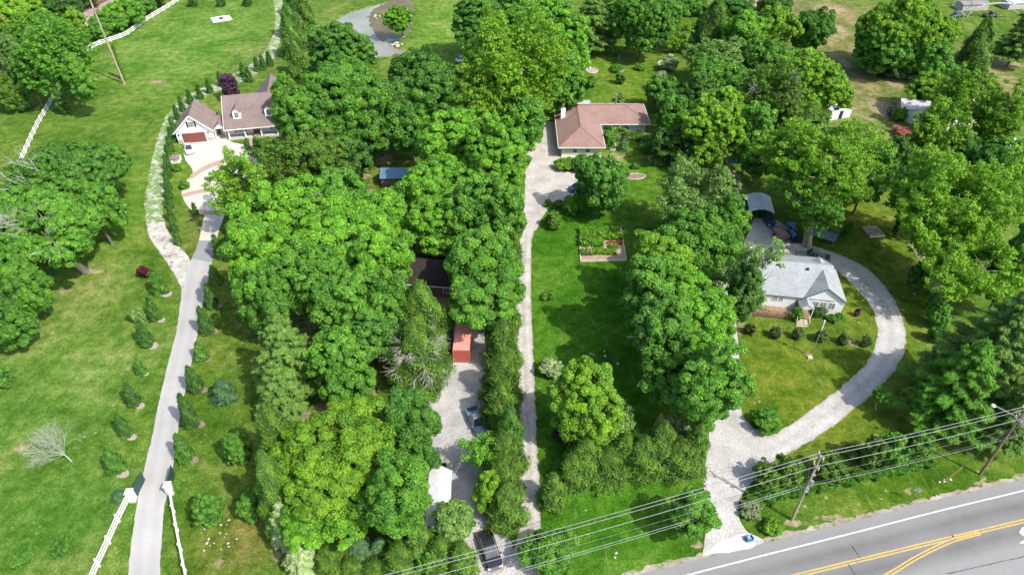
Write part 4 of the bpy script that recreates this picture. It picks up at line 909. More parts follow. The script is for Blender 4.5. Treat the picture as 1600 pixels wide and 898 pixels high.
# ---------------------------------------------------------------- vehicles
def car(name, label, px, py, ang, paint, L=4.6, Wd=1.84, Hc=1.5, kind='sedan', rack=False, cat='car', at=None):
    x, y = at or G(px, py)
    c = thing(name, label, cat, (x, y, 0), ang)
    h2 = Wd/2; bel = .90 if kind != 'suv' else 1.0
    st = [(-.50, .70, .45, .62), (-.485, .88, .34, .78), (-.42, .97, .28, .88), (-.25, 1, .26, .95), (0, 1, .26, .96), (.20, 1, .26, .94), (.36, .97, .28, .86), (.455, .88, .32, .76), (.495, .70, .42, .62)]
    sc = bel/.95; mb = MB(); vs_ = []
    for fx, w, zb, zt in st:
        X_ = fx*L; w *= h2; zt *= sc; vs_ += [(X_, -w*.9, zb), (X_, -w, zb+.15), (X_, -w, zt-.18), (X_, -w*.88, zt), (X_, w*.88, zt), (X_, w, zt-.18), (X_, w, zb+.15), (X_, w*.9, zb)]
    n_ = 8; fs = []
    for i in range(len(st)-1):
        for k in range(n_): a_, b_ = i*n_+k, i*n_+(k+1) % n_; fs.append((a_, b_, b_+n_, a_+n_))
    fs += [tuple(range(n_)), tuple(range(len(vs_)-1, len(vs_)-n_-1, -1))]; mb.add(vs_, fs); mb.build('body', paint, c, smooth=False, bevel=.03)
    # cabin
    if kind == 'sedan': cb = [(-.34, bel*.97, .80), (-.20, Hc-.04, .66), (.02, Hc, .66), (.24, bel*.96, .80)]
    elif kind == 'suv': cb = [(-.47, bel*.95, .82), (-.42, Hc-.03, .70), (.03, Hc, .70), (.22, bel*.97, .82)]
    else: cb = [(-.12, bel*.97, .80), (-.10, Hc-.03, .70), (.08, Hc, .70), (.22, bel*.97, .82)]
    mb = MB(); vs_ = []
    for fx, z_, w in cb: vs_ += [(fx*L, -w*h2*1.0, z_), (fx*L, w*h2, z_)]
    base_ = [(cb[0][0]*L, -cb[0][2]*h2*1.03, bel*.85), (cb[0][0]*L, cb[0][2]*h2*1.03, bel*.85), (cb[3][0]*L, -cb[3][2]*h2*1.03, bel*.85), (cb[3][0]*L, cb[3][2]*h2*1.03, bel*.85),
             (cb[1][0]*L, -h2*.90, bel*.9), (cb[1][0]*L, h2*.90, bel*.9), (cb[2][0]*L, -h2*.90, bel*.9), (cb[2][0]*L, h2*.90, bel*.9)]
    mb.add(vs_+base_, [(0, 1, 3, 2), (2, 3, 5, 4), (4, 5, 7, 6), (0, 2, 12), (2, 4, 14, 12), (4, 6, 14), (1, 13, 3), (3, 13, 15, 5), (5, 15, 7)])
    mb.build('windows', M['glass'], c)
    (f1, z1, w1), (f2, z2, w2) = cb[1], cb[2]; mb = MB()
    mb.add([(f1*L-.05, -w1*h2*1.02, z1+.01), (f1*L-.05, w1*h2*1.02, z1+.01), (f2*L+.05, w2*h2*1.02, z2+.01), (f2*L+.05, -w2*h2*1.02, z2+.01),
            (f1*L+.05, -w1*h2*.9, z1+.06), (f1*L+.05, w1*h2*.9, z1+.06), (f2*L-.08, w2*h2*.9, z2+.05), (f2*L-.08, -w2*h2*.9, z2+.05)], [(4, 7, 6, 5), (0, 4, 5, 1), (1, 5, 6, 2), (2, 6, 7, 3), (3, 7, 4, 0)])
    for s in (-1, 1):
        for (fa, za, wa), (fb, zb, wb) in ((cb[0], cb[1]), (cb[2], cb[3])): mb.bar((fa*L, s*wa*h2*1.0, za), (fb*L, s*wb*h2*1.0, zb), .09, .07)
        xm = (f1+f2)/2*L; mb.bar((xm, s*h2*.9, bel*.9), (xm, s*w1*h2*1.0, z1), .08, .06)
    mb.build('roof', paint, c)
    if kind == 'pickup':
        mb = MB(); x0, x1 = -.485*L, -.14*L
        mb.box(x0+.12, x1-.05, -h2*.78, h2*.78, bel*.93, bel*.96); mb.build('bed_floor', M['interior'], c)
        mb = MB(); 
        for s in (-1, 1): mb.box(x0+.05, x1, s*h2*.88-.06, s*h2*.88+.06, bel*.9, bel*1.12)
        mb.box(x0, x0+.09, -h2*.85, h2*.85, bel*.7, bel*1.10); mb.build('bed_side', paint, c)
    if rack:
        mb = MB(); zr_ = Hc+.14
        for s in (-1, 1): mb.bar((f1*L+.1, s*w1*h2*.85, zr_), (f2*L-.05, s*w1*h2*.85, zr_), .05)
        for i in range(6): X_ = f1*L+.15+(f2*L-f1*L-.25)*i/5; mb.bar((X_, -w1*h2*.85, zr_), (X_, w1*h2*.85, zr_), .05)
        for s in (-1, 1):
            for X_ in (f1*L+.15, f2*L-.1): mb.bar((X_, s*w1*h2*.85, Hc-.02), (X_, s*w1*h2*.85, zr_), .04)
        mb.build('roof_rack', M['metal'], c)
    for X_ in (-.30*L, .31*L):
        for s in (-1, 1):
            w_ = MB(); w_.tube((X_, s*(h2-.22), .34), (X_, s*(h2+.01), .34), .34, .34, 16); wo_ = w_.build('wheel', M['rubber'], c)
            w_ = MB(); w_.tube((X_, s*(h2+.011), .34), (X_, s*(h2+.03), .34), .20, .17, 12); w_.build('rim', M['metal'], wo_)
    for s in (-1, 1):
        w_ = MB(); w_.box(.44*L, .487*L, s*h2*.68-.2, s*h2*.68+.16, .60*sc, .73*sc); w_.build('headlight', M['head_lens'], c)
        w_ = MB(); w_.box(-.492*L, -.46*L, s*h2*.70-.18, s*h2*.70+.14, .64*sc, .80*sc); w_.build('taillight', M['red_lens'], c)
        w_ = MB(); w_.box(.17*L, .21*L, s*(h2+.10)-.09, s*(h2+.10)+.09, bel*.98, bel*1.12); w_.build('mirror', paint, c)
    return c
pt_white = simple('paint_white', (.74,.76,.78), .25, coat=.6, var=.03); pt_black = simple('paint_black', (.014,.016,.02), .12, coat=1, var=.1, spec=.7)
pt_blue = simple('paint_steel_blue', (.14,.22,.30), .25, coat=.6, var=.06); pt_navy = simple('paint_navy', (.03,.05,.10), .25, coat=.6); pt_green = simple('paint_sage', (.16,.21,.19), .3, coat=.5)
def ang(p, q): a_, b_ = G(*p), G(*q); return math.atan2(b_[1]-a_[1], b_[0]-a_[0])
car('white_sedan', 'white sedan parked nose out before the red garage door', 296.5, 236, ang((294,226),(299,243)), pt_white)
car('black_car', 'black car at the lower end of the gravel lot under the power lines', 765, 862, ang((756,832),(774,888)), pt_black, 4.9, 1.88, 1.48)
car('blue_pickup', 'steel blue pickup with roof rack nosing into the cedar screen', 746, 662, ang((744,645),(766,688)), pt_blue, 4.9, 1.9, 1.70, 'pickup', rack=True, cat='pickup truck')
car('dark_car', 'dark car parked under the grey carport', 0, 0, -1.45, pt_navy, 4.6, 1.84, 1.5, at=(G(1199,346)))
car('sage_pickup', 'grey-green pickup truck parked behind the cottage roof', 1270, 404, ang((1290,409),(1255,402)), pt_green, 5.4, 1.95, 1.75, 'pickup', cat='pickup truck')
car('blue_hatchback', 'small dark blue car on the lawn beside the tan shed', 1392, 177, 1.2, pt_navy, 3.9, 1.7, 1.5, 'suv')
car('far_sedan', 'dark sedan behind the olive cedar in the far corner', 1495, 27, .2, pt_navy); car('far_pickup', 'dark pickup parked next to the far sedan', 1548, 27, .1, pt_black, 5.2, 1.9, 1.8, 'pickup', cat='pickup truck')
car('hidden_car', 'blue-grey car nose under the round maple at the court', 906, 297, .3, pt_navy)
car('pond_lawn_car', 'pale blue car tucked under the trees beside the pond lawn', 724, 96, .5, simple('paint_pale_blue', (.45,.55,.66), .3, coat=.5))

# shipping container
ct = thing('shipping_container', 'faded red shipping container at the head of the gravel lot', 'container', (-7.35, 70.3, 0), -0.02)
rd = simple('container_red', (.58,.15,.11), .6, var=.12, scale=1.5); rd2 = simple('container_roof_red', (.72,.30,.24), .65, var=.15, scale=1.0)
MB().box(-1.15, 1.15, .05, 6.0, .15, 2.5).build('body', rd, ct); MB().box(-1.22, 1.22, 0.02, 6.06, 2.502, 2.59).build('roof', rd2, ct)
mb = MB()
for i in range(14): x = -1.10+i*.17; mb.box(x, x+.085, -.02, .049, .22, 2.45)
mb.build('corrugated_door', rd, ct); mb = MB()
for i in range(30):
    for s in (-1, 1): mb.box(s*1.18-.03, s*1.18+.03, .15+i*.2, .15+i*.2+.1, .2, 2.48)
mb.build('side_rib', rd, ct)
for x in (-1.16, 1.16):
    for y in (0, 5.98): MB().box(x-.08, x+.08, y-.03, y+.12, 0, 2.5).build('corner_post', rd, ct)
# dark frame and blue tarp beside it
fr = thing('steel_rack', 'dark steel rack standing against the red container', 'rack', (-9.6, 71.0, 0))
for x in (-.7, .7):
    for y in (0, 4.2): MB().box(x-.05, x+.05, y-.05, y+.05, 0, 2.0).build('post', M['shutter'], fr)
for z in (.7, 1.95): MB().box(-.72, .72, -.05, 4.25, z, z+.06).build('shelf', M['shutter'], fr)
tp = thing('blue_barrel', 'blue plastic drum beside the half-bare cedar', 'barrel', (*G(691, 512), 0)); mb = MB(); mb.tube((0,0,0), (0,0,.9), .42, .42, 14); mb.build('drum', simple('drum_blue', (.05,.22,.50), .5), tp); MB().tube((0,0,.9), (0,0,.95), .44, .38, 14).build('lid', simple('drum_lid', (.06,.25,.52), .5), tp)

# white canopy tent
x, y = G(684, 838); cn = thing('canopy_tent', 'long white peaked canopy tent on the gravel lot', 'canopy tent', (x, y, 0), 0.02)
wh_ = simple('canopy_white', (.66,.66,.66), .6, var=.10, scale=1.2, bmp=.3); wl, dl_ = 1.35, 8.0
mb = MB(); slope(mb, [(-wl, 0, 2.1), (0, -.5, 2.5), (0, dl_, 2.5), (-wl, dl_-.5, 2.1)], .04); slope(mb, [(0, -.5, 2.5), (wl, 0, 2.1), (wl, dl_-.5, 2.1), (0, dl_, 2.5)], .04); mb.build('canopy', wh_, cn)
mb = MB(); mb.box(-wl-.03, -wl, 0, dl_-.5, .9, 2.08); mb.box(wl, wl+.03, 0, dl_-.5, .9, 2.08); mb.build('side_sheet', wh_, cn)
for s in (-1, 1):
    for yy in (.05, dl_/2, dl_-.55): MB().tube((s*wl*.97, yy, 0), (s*wl*.97, yy, 2.06), .04, .04, 6).build('pole', M['metal'], cn)
mb = MB(); mb.box(-.35, .35, -.2, .4, 0, .7); bx = mb.build('grill', M['black_paint']); bx.location = (*G(694, 732), 0); tag(bx, 'small dark box standing behind the white canopy', 'box')

# gate, piers and white vinyl fences
def fence(name, label, pts, gap=2.4, hgt=1.35, group=None):
    Q = [Vector((*G(*q), 0)) for q in pts]; tot = sum((b-a_).length for a_, b in zip(Q, Q[1:])); n_ = max(2, int(tot/gap)+1); R_ = resample(Q, n_)
    f = thing(name, label, 'fence', tuple(R_[0]), 0, group); o = R_[0]
    for q in R_:
        mb = MB(); v_ = q-o; mb.box(v_.x-.09, v_.x+.09, v_.y-.09, v_.y+.09, 0, hgt+.12); mb.box(v_.x-.12, v_.x+.12, v_.y-.12, v_.y+.12, hgt+.121, hgt+.17); mb.build('post', M['white_vinyl'], f)
    for z in (.35, .80, 1.25):
        mb = MB()
        for a_, b in zip(R_, R_[1:]): mb.bar(a_-o+Vector((0,0,z)), b-o+Vector((0,0,z)), .07, .19)
        mb.build('rail', M['white_vinyl'], f)
    return f
fence('rail_fence', 'white three rail fence running from the stone pier to the lower meadow edge', [(203,783),(190,808),(175,843),(157,882),(140,922)])
fence('rail_fence', 'white three rail fence on the woodland side of the gate', [(268,772),(276,815),(284,858),(292,898),(298,925)])
fence('rail_fence', 'long white three rail fence between far meadow and railway hedgerow', [(292,-6),(262,14),(232,32),(197,58),(150,73),(126,88),(98,128),(78,168),(61,196),(42,238),(28,272)], gap=3.2)
def pier(px, py, label):
    x, y = G(px, py); p_ = thing('gate_pier', label, 'gate pier', (x, y, 0), .1)
    MB().box(-.35, .35, -.35, .35, 0, 1.7).build('pillar', M['white_paint'], p_); MB().box(-.45, .45, -.45, .45, 1.701, 1.85).build('cap', M['concrete'], p_)
    mb = MB(); mb.ball((0, 0, 2.08), .22, 10, 8); mb.build('ball', M['white_paint'], p_, smooth=True); MB().box(-.4, .4, -.4, .4, 0, .3).build('plinth', M['stone_veneer'], p_); return x, y
gx0_, gy0_ = pier(209, 781, 'white ball topped gate pier on the meadow side'); gx1_, gy1_ = pier(268, 770, 'white ball topped gate pier on the woodland side')
def gate_leaf(x, y, d, label):
    g_ = thing('gate_leaf', label, 'gate', (x, y, 0), math.atan2(d[1], d[0])); gm = M['gate_green']
    mb = MB(); mb.xprism([(-.03, .15), (.03, .15), (.03, 1.6), (-.03, 1.6)], .4, 2.9); mb.build('panel', gm, g_)
    mb = MB()
    for i in range(7): mb.box(.45+i*.36, .49+i*.36, -.05, .05, .12, 1.65)
    mb.box(.4, 2.9, -.06, .06, 1.6, 1.68); mb.box(.4, 2.9, -.06, .06, .1, .18); mb.build('bars', gm, g_)
M['gate_green'] = simple('gate_green', (.025,.07,.06), .45)
gate_leaf(gx0_+.2, gy0_, (.0, 1), 'dark green gate leaf swung open on the meadow side'); gate_leaf(gx1_-.1, gy1_, (-.2, 1), 'dark green gate leaf swung open on the woodland side')

# stone pad in the far meadow
sp = thing('stone_pad', 'pale square stone pad with a dark fire ring in the far meadow', 'stone pad', (*G(346, 30), 0), .5)
MB().box(-2.9, 2.9, -2.6, 2.6, .0, .10).build('slab', M['white_paint'], sp); MB().tube((0,0,.101), (0,0,.4), .7, .7, 12).build('ring', M['shutter'], sp)

# pond dressing
def stones(px, py, rx, ry, n_, s0, label, group, mat='stone_pale', seed=1, name='boulder', cat='boulder'):
    rr = random.Random(seed)
    for i in range(n_):
        a_ = rr.random()*6.28; r_ = rr.random()**.5; x, y = G(px+math.cos(a_)*rx*r_, py+math.sin(a_)*ry*r_); s = s0*(.6+.8*rr.random())
        mb = MB(); mb.ball((0, 0, 0), s, 7, 5, .6)
        mb.v = [(vx*(1+.25*rr.uniform(-1, 1)), vy*(1+.25*rr.uniform(-1, 1)), vz) for vx, vy, vz in mb.v]
        o = mb.build(name, M[mat]); o.location = (x, y, s*.3); o.rotation_euler = (0, 0, rr.random()*6); tag(o, label, cat, group)
M['stone_pale'] = simple('stone_pale', (.50,.45,.40), .9, var=.3, scale=2)
stones(620, 71, 10, 4, 12, .45, 'pale boulder edging the grassy point in the pond', 'boulders round the point in the pond', seed=3)
stones(629, 58, 5, 2, 5, .35, 'boulder at the foot of the leaning pond tree', 'boulders at the pond tree foot', seed=4)
stones(590, 27, 6, 3, 6, .4, 'boulder breaking the water near the upper pond end', 'boulders in the upper pond', seed=5)
stones(585, 87, 5, 5, 6, .35, 'boulder on the near pond bank beside the dense tree', 'boulders on the near pond bank', seed=6)
stones(640, 30, 3, 20, 5, .3, 'boulder on the far lawn bank of the pond', 'boulders on the lawn bank', seed=8)

# flower beds behind the ranch, each a ring bed
def bed(px, py, rx, ry, label, mat='mulch_pale', edge='stone_pale', h=.12):
    x, y = G(px, py); s = F/depth(x, y); R_ = rx/s; ey = (G(px, py-ry)[1]-G(px, py+ry)[1])/2
    b = thing('flower_bed', label, 'flower bed', (x, y, 0)); pts = [(R_*math.cos(t)*(1+.06*math.sin(3*t)), ey*math.sin(t)*(1+.06*math.sin(2*t+1))) for t in [i*2*math.pi/28 for i in range(28)]]
    MB().prism(pts, 0.0, h*.5).build('mulch', M[mat], b); mb = MB()
    for i in range(28): a_, c_ = pts[i], pts[(i+1) % 28]; mb.bar((a_[0], a_[1], h*.4), (c_[0], c_[1], h*.4), .22, .2)
    mb.build('stone_edge', M[edge], b); return b
bed(925, 111, 9, 4, 'round pale bed with a white figure on the ranch back lawn'); bed(965, 109, 10, 4, 'round bed with green clump on the ranch back lawn'); bed(1001, 107, 6, 3, 'small bed with white edge on the ranch back lawn', edge='white_paint')
bed(1043, 101, 14, 7, 'ring bed around the silvery ornamental grass'); bed(992, 276, 16, 4.5, 'long pale brick-edged bed on the ranch side lawn', mat='mulch'); bed(1027, 250, 12, 8, 'stone ring bed in the shaded side lawn', mat='soil')
bed(885, 321, 18, 4, 'kerb bed with low shrubs where lawn meets the court'); bed(978, 212, 30, 7, 'flower border along the ranch wing', mat='mulch_pale'); bed(956, 228, 6, 8, 'brick curve leading from the border to the lawn', mat='mulch')
o = MB().ball((0,0,.5), .18, 8, 6, 2.2).build('garden_figure', M['white_paint']); o.location = (*G(922, 109), 0); tag(o, 'small white garden figure in the back lawn bed', 'garden figure')
o = MB().ball((0,0,.4), .3, 8, 6, .9).build('white_urn', M['white_paint']); o.location = (*G(1026, 247), 0); tag(o, 'white urn in the stone ring bed', 'urn')
o = MB().tube((0,0,0), (0,0,1.4), .08, .05, 6).build('bird_feeder_post', M['white_paint']); o.location = (*G(967, 92), 0); tag(o, 'thin white post on the back lawn before the pine', 'post')

# vegetable garden
c4 = [G(907, 409), G(978, 407), G(970, 358), G(905, 361)]; gc = (sum(q[0] for q in c4)/4, sum(q[1] for q in c4)/4)
vg = thing('vegetable_garden', 'fenced vegetable patch with rows of crops on the big lawn', 'vegetable garden', (*gc, 0)); loc4 = [(q[0]-gc[0], q[1]-gc[1]) for q in c4]
MB().prism(loc4, 0.0, .05).build('soil', simple('garden_soil', (.36,.26,.20), .95, var=.25, scale=2), vg)
mb = MB()
for i in range(4): a_, b = Vector((*loc4[i], .12)), Vector((*loc4[(i+1) % 4], .12)); mb.bar(a_, b, .18, .22)
mb.build('border', M['deck_pale'], vg)
for i in range(4):
    for t in (0, .33, .66):
        a_ = Vector((*loc4[i], 0)).lerp(Vector((*loc4[(i+1) % 4], 0)), t); MB().tube(a_, a_+Vector((0,0,.9)), .035, .035, 5).build('stake', M['white_vinyl'], vg)
def crop(x0, x1, y0, y1, hgt, tint, seed, k=900):
    rng = np.random.default_rng(seed); C = np.stack([rng.uniform(x0, x1, k), rng.uniform(y0, y1, k), rng.random(k)**.7*hgt+.08], 1); C[:, 2] *= .5+.8*seg_noise(C[:, 0], C[:, 1], .5, seed)
    link('crop_row', tri_mesh('crop_row', C, rng.normal(size=(k, 3))*.5+np.array([0,0,.9]), .32, rng.random(k), rng), LEAF[tint], vg)
for a_ in [(-2.6, 2.6, 2.0, 3.2, .9, 'bright', 11), (-2.6, 2.8, .9, 1.9, 1.0, 'yellow', 12), (-2.7, .2, -.5, .6, 1.0, 'bright', 13), (.8, 2.6, .1, .5, .35, 'orange', 14), (-2.7, 1.6, -2.1, -1.2, .6, 'yellow', 15), (.9, 2.0, -.8, -.3, .5, 'grey', 16), (-2.7, -1.3, -2.2, -1.3, .6, 'grey', 17)]: crop(a_[0]*1.42, a_[1]*1.42, a_[2]*1.45, a_[3]*1.45, a_[4], a_[5], a_[6], 1900 if a_[5] != 'orange' else 260)
tp_ = thing('bean_trellis', 'pale A-shaped stick trellis in the vegetable patch', 'trellis', (*G(921, 397), 0)); mb = MB()
for dx in (-.6, .5): mb.tube((dx, 0, .05), (0, .3, 1.7), .06, .05, 5)
mb.tube((-.35, .1, .7), (.3, .1, .7), .04, .04, 5); mb.build('stick', M['deck_pale'], tp_)

# raised bed near the ditch
rb = thing('raised_bed', 'stone edged raised bed with dark soil near the ditch', 'raised bed', (*G(1364, 363), 0), .1); MB().box(-1.15, 1.15, -1.3, 1.3, 0, .25).build('soil', M['soil'], rb); mb = MB()
for x0, x1, y0, y1 in ((-1.4, 1.4, -1.55, -1.3), (-1.4, 1.4, 1.3, 1.55), (-1.4, -1.15, -1.3, 1.3), (1.15, 1.4, -1.3, 1.3)): mb.box(x0, x1, y0, y1, 0, .35)
mb.build('stone_edge', M['stone_pale'], rb)
mb = MB()
for i in range(3): mb.box(-1.0, 1.0, -.9+i*.8, -.6+i*.8, .251, .33)
mb.build('plank', M['deck_pale'], rb)

# trampoline
tx, ty = G(1287, 373); tr_ = thing('trampoline', 'blue padded trampoline with net poles beside the great sycamore', 'trampoline', (tx, ty, 0), -.62); blue_pad = simple('blue_pad', (.09,.24,.50), .6, var=.2)
l2, w2 = 2.0, 1.4; mb = MB()
for x0, x1, y0, y1 in ((-l2, l2, -w2, -w2+.4), (-l2, l2, w2-.4, w2), (-l2, -l2+.4, -w2+.4, w2-.4), (l2-.4, l2, -w2+.4, w2-.4)): mb.box(x0, x1, y0, y1, .86, .94)
mb.build('pad', blue_pad, tr_); MB().box(-l2+.4, l2-.4, -w2+.4, w2-.4, .85, .87).build('mat', simple('mat_faded', (.22,.24,.19), .8, var=.35, scale=1.5), tr_)
for x in (-l2+.1, l2-.1):
    for y in (-w2+.1, w2-.1): MB().tube((x, y, 0), (x, y, .86), .04, .04, 6).build('leg', M['metal'], tr_); MB().tube((x, y, .94), (x, y, 2.3), .03, .03, 6).build('net_pole', blue_pad, tr_)
# trailer
tl = thing('utility_trailer', 'brown box trailer parked beside the carport', 'trailer', (*G(1218, 369), 0), 1.75)
brn = simple('trailer_brown', (.24,.15,.12), .7, var=.2); MB().box(-1.5, 1.5, -.95, .95, .55, .65).build('floor', brn, tl)
mb = MB()
for x0, x1, y0, y1 in ((-1.5, 1.5, -1.0, -.93), (-1.5, 1.5, .93, 1.0), (-1.55, -1.48, -1, 1), (1.48, 1.55, -1, 1)): mb.box(x0, x1, y0, y1, .55, 1.2)
mb.build('side_board', brn, tl); MB().box(-1.42, 1.42, -.9, .9, 1.02, 1.08).build('load_cover', simple('plywood', (.36,.25,.20), .8), tl)
for s in (-1, 1): MB().tube((0, s*1.02, .33), (0, s*1.22, .33), .33, .33, 14).build('wheel', M['rubber'], tl)
mb = MB(); mb.bar((-1.5, .5, .55), (-2.6, 0, .5), .08); mb.bar((-1.5, -.5, .55), (-2.6, 0, .5), .08); mb.build('drawbar', M['shutter'], tl)
# blue tractor
tc = thing('tractor', 'bright blue compact tractor with black front frame beside the trailer', 'tractor', (*G(1234, 368), 0), -1.45); tb = simple('tractor_blue', (.04,.20,.55), .4, coat=.4)
MB().box(-.2, 1.5, -.38, .38, .7, 1.25).build('hood', tb, tc, bevel=.08); MB().box(-1.0, -.2, -.35, .35, .6, .95).build('chassis', M['shutter'], tc)
for s in (-1, 1):
    MB().box(-1.15, -.1, s*.72-.2, s*.72+.2, 1.15, 1.23).build('fender', tb, tc); MB().tube((-.65, s*.52, .6), (-.65, s*.88, .6), .6, .6, 18).build('rear_wheel', M['rubber'], tc); MB().tube((1.15, s*.5, .36), (1.15, s*.76, .36), .36, .36, 14).build('front_wheel', M['rubber'], tc)
    MB().bar((.3, s*.5, .9), (2.0, s*.5, .5), .1, .14).build('loader_arm', M['shutter'], tc)
mb = MB(); mb.box(-.75, -.35, -.25, .25, .96, 1.05); mb.box(-.85, -.75, -.25, .25, .96, 1.45); mb.build('seat', M['black_paint'], tc)
mb = MB(); mb.box(2.0, 2.5, -.85, .85, .15, .22); mb.box(2.0, 2.08, -.85, .85, .15, .65); mb.build('bucket', M['shutter'], tc)
mb = MB()
for s in (-1, 1):
    for x in (-1.0, -.1): mb.bar((x, s*.55, 1.2), (x, s*.5, 2.15), .06)
mb.build('canopy_post', M['metal'], tc); MB().box(-1.15, .05, -.62, .62, 2.15, 2.22).build('canopy', tb, tc)
# teal and red toys, wood pallet
ty_ = thing('toy_car', 'teal ride-on toy beside the wooden ramp in the yard', 'toy', (*G(1220, 392), 0), .6); MB().box(-.45, .45, -.3, .3, .15, .6).build('body', simple('teal', (.06,.42,.45), .5), ty_, bevel=.08); MB().box(-.2, .25, -.25, .25, .6, 1.0).build('seat', simple('teal_dark', (.04,.30,.34), .5), ty_)
for x in (-.3, .3):
    for s in (-1, 1): MB().tube((x, s*.25, .13), (x, s*.36, .13), .13, .13, 10).build('wheel', M['rubber'], ty_)
o = MB().box(-.5, .5, -.35, .35, 0, .25).build('red_crate', simple('toy_red', (.5,.07,.06), .5)); o.location = (*G(1216, 397), 0); tag(o, 'small red crate beside the teal ride-on toy', 'crate')
o = MB().xprism([(-.8, 0), (.8, 0), (.8, .5)], -.9, .9).build('wooden_ramp', M['deck_pale']); o.location = (*G(1227, 397), 0); o.rotation_euler = (0, 0, .4); tag(o, 'pale wooden ramp lying behind the cottage', 'ramp')
# blue shade sail
sh = thing('shade_sail', 'blue shade sail on poles in the clearing behind the carport', 'shade sail', (*G(1146, 266), 0)); z_ = 2.4; pts = [(-1.8, -1.2, z_), (1.6, -1.4, z_-.2), (1.8, 1.3, z_), (-1.6, 1.5, z_+.2)]
mb = MB(); slope(mb, [pts[0], pts[1], (0, 0, z_-.35)], .03); slope(mb, [pts[1], pts[2], (0, 0, z_-.35)], .03); slope(mb, [pts[2], pts[3], (0, 0, z_-.35)], .03); slope(mb, [pts[3], pts[0], (0, 0, z_-.35)], .03); mb.build('sail', simple('sail_blue', (.16,.28,.42), .7), sh)
for p_ in pts: MB().tube((p_[0], p_[1], 0), p_, .05, .05, 6).build('pole', M['metal'], sh)
# blue bin by the throat
bn_ = thing('recycling_tub', 'blue recycling tub full of boxes at the end of the cottage drive', 'tub', (*G(1170, 843), 0), .2); bb = simple('tub_blue', (.03,.17,.38), .5); mb = MB()
for x0, x1, y0, y1 in ((-.4, .4, -.28, -.24), (-.4, .4, .24, .28), (-.4, -.36, -.24, .24), (.36, .4, -.24, .24)): mb.box(x0, x1, y0, y1, 0.03, .55)
mb.box(-.4, .4, -.28, .28, 0, .03); mb.build('tub', bb, bn_); MB().box(-.3, .1, -.18, .18, .3, .62).build('box', simple('tub_box', (.25,.35,.45), .7), bn_)

# rubble and stones
stones(932, 562, 40, 18, 14, .16, 'small pale stone lying on the big lawn', 'stones on the big lawn', seed=21, name='lawn_stone', cat='stone')
stones(960, 865, 4, 8, 3, .16, 'pale stone on the roadside lawn', 'stones on the roadside lawn', seed=22, name='lawn_stone', cat='stone')
stones(1462, 775, 1, 1, 1, .12, 'pale stone on the highway verge near the sign', 'verge stone', seed=23, name='lawn_stone', cat='stone')
stones(1478, 752, 12, 4, 6, .13, 'chunk of broken concrete on the verge below the guy wire', 'broken concrete on the verge', seed=24, name='rubble_chunk', cat='rubble')
stones(1133, 458, 10, 22, 22, .3, 'pale landscaping stone along the path through the tree belt', 'stones along the shaded path', seed=25, name='path_stone', cat='stone')
stones(1440, 375, 12, 32, 18, .35, 'pinkish rock in the earthy ditch', 'rocks in the earthy ditch', seed=26, name='ditch_rock', cat='rock')
stones(340, 838, 30, 35, 26, .12, 'tiny pale stone in the grass by the right gate fence', 'pale stones in the gateway grass', seed=27, name='grass_stone', cat='stone')
stones(35, 62, 14, 10, 12, .9, 'pale rubble block by the railway trees', 'rubble by the railway', seed=28, name='rubble_block', cat='rubble')
stones(1105, 760, 3, 40, 16, .2, 'rock edging the grass side of the gravel throat', 'rocks edging the throat', seed=29, name='edge_rock', cat='rock')

# ---------------------------------------------------------------- utility poles and wires
def pole(px, py, label, h, mat, arms, lean=(0, 0), r=.17, name='utility_pole'):
    x, y = G(px, py); p_ = thing(name, label, 'utility pole', (x, y, 0)); top = Vector((lean[0], lean[1], h))
    MB().tube((0, 0, -.1), top, r, r*.62, 12).build('shaft', mat, p_); return p_, Vector((x, y, 0))
wd_ = Vector((0.966, 0.26, 0)); ws = Vector((-wd_.y, wd_.x, 0))
p1, b1 = pole(1237, 812, 'grey-brown utility pole between the gravel throat and the sign', 11.6, M['pole_grey'], 2, (.3, .5)); p2, b2 = pole(1531, 741, 'dark utility pole carrying the street lamp', 11.8, M['pole_wood'], 2, (.4, .5))
T1 = Vector((.3, .5, 11.6)); T2 = Vector((.4, .5, 11.8))
for p_, T_ in ((p1, T1), (p2, T2)):
    for z in (-.15, -1.95):
        MB().bar(T_+Vector((0, 0, z))-ws*.5, T_+Vector((0, 0, z))+ws*.5, .10, .12).build('crossarm', M['pole_grey'], p_)
    for s, z in ((-.4, -.15), (.4, -.15), (-.4, -1.95), (.4, -1.95)):
        MB().tube(T_+ws*s+Vector((0, 0, z+.06)), T_+ws*s+Vector((0, 0, z+.40)), .07, .05, 8).build('insulator', M['white_vinyl'], p_)
mb = MB(); mb.tube((.42, .15, 6.9), (.42, .15, 7.5), .17, .17, 12); mb.build('transformer', M['metal'], p1); MB().tube((.2, .2, 0.1), (.45, .5, 9.8), .05, .05, 6).build('conduit', M['metal'], p1)
for z in (5.5, 6.1, 8.6): MB().box(.0, .4, .0, .25, z, z+.10).build('bracket', M['metal'], p1)
mb = MB(); mb.bar(T2+Vector((0,0,-1.6)), T2+Vector((-2.4, 1.2, -.9)), .10); mb.build('lamp_arm', M['metal'], p2); mb = MB(); mb.ball(T2+Vector((-2.6, 1.3, -.95)), .28, 10, 8, .7); mb.build('lamp_head', M['white_vinyl'], p2, smooth=True)
for s in (-.3, .3): MB().tube(T2+ws*s+wd_*.5+Vector((0,0,-2.6)), T2+ws*s+wd_*.5+Vector((0,0,-1.5)), .24, .24, 12).build('transformer', M['metal'], p2)
g0 = Vector((*G(1479, 749), 0))-b2; gy_ = tag(MB().tube(g0+b2, b2+Vector((.3,.35,9)), .035, .02, 6).build('guy_wire', M['wire_dark']), 'guy wire anchoring the dark utility pole', 'guy wire')
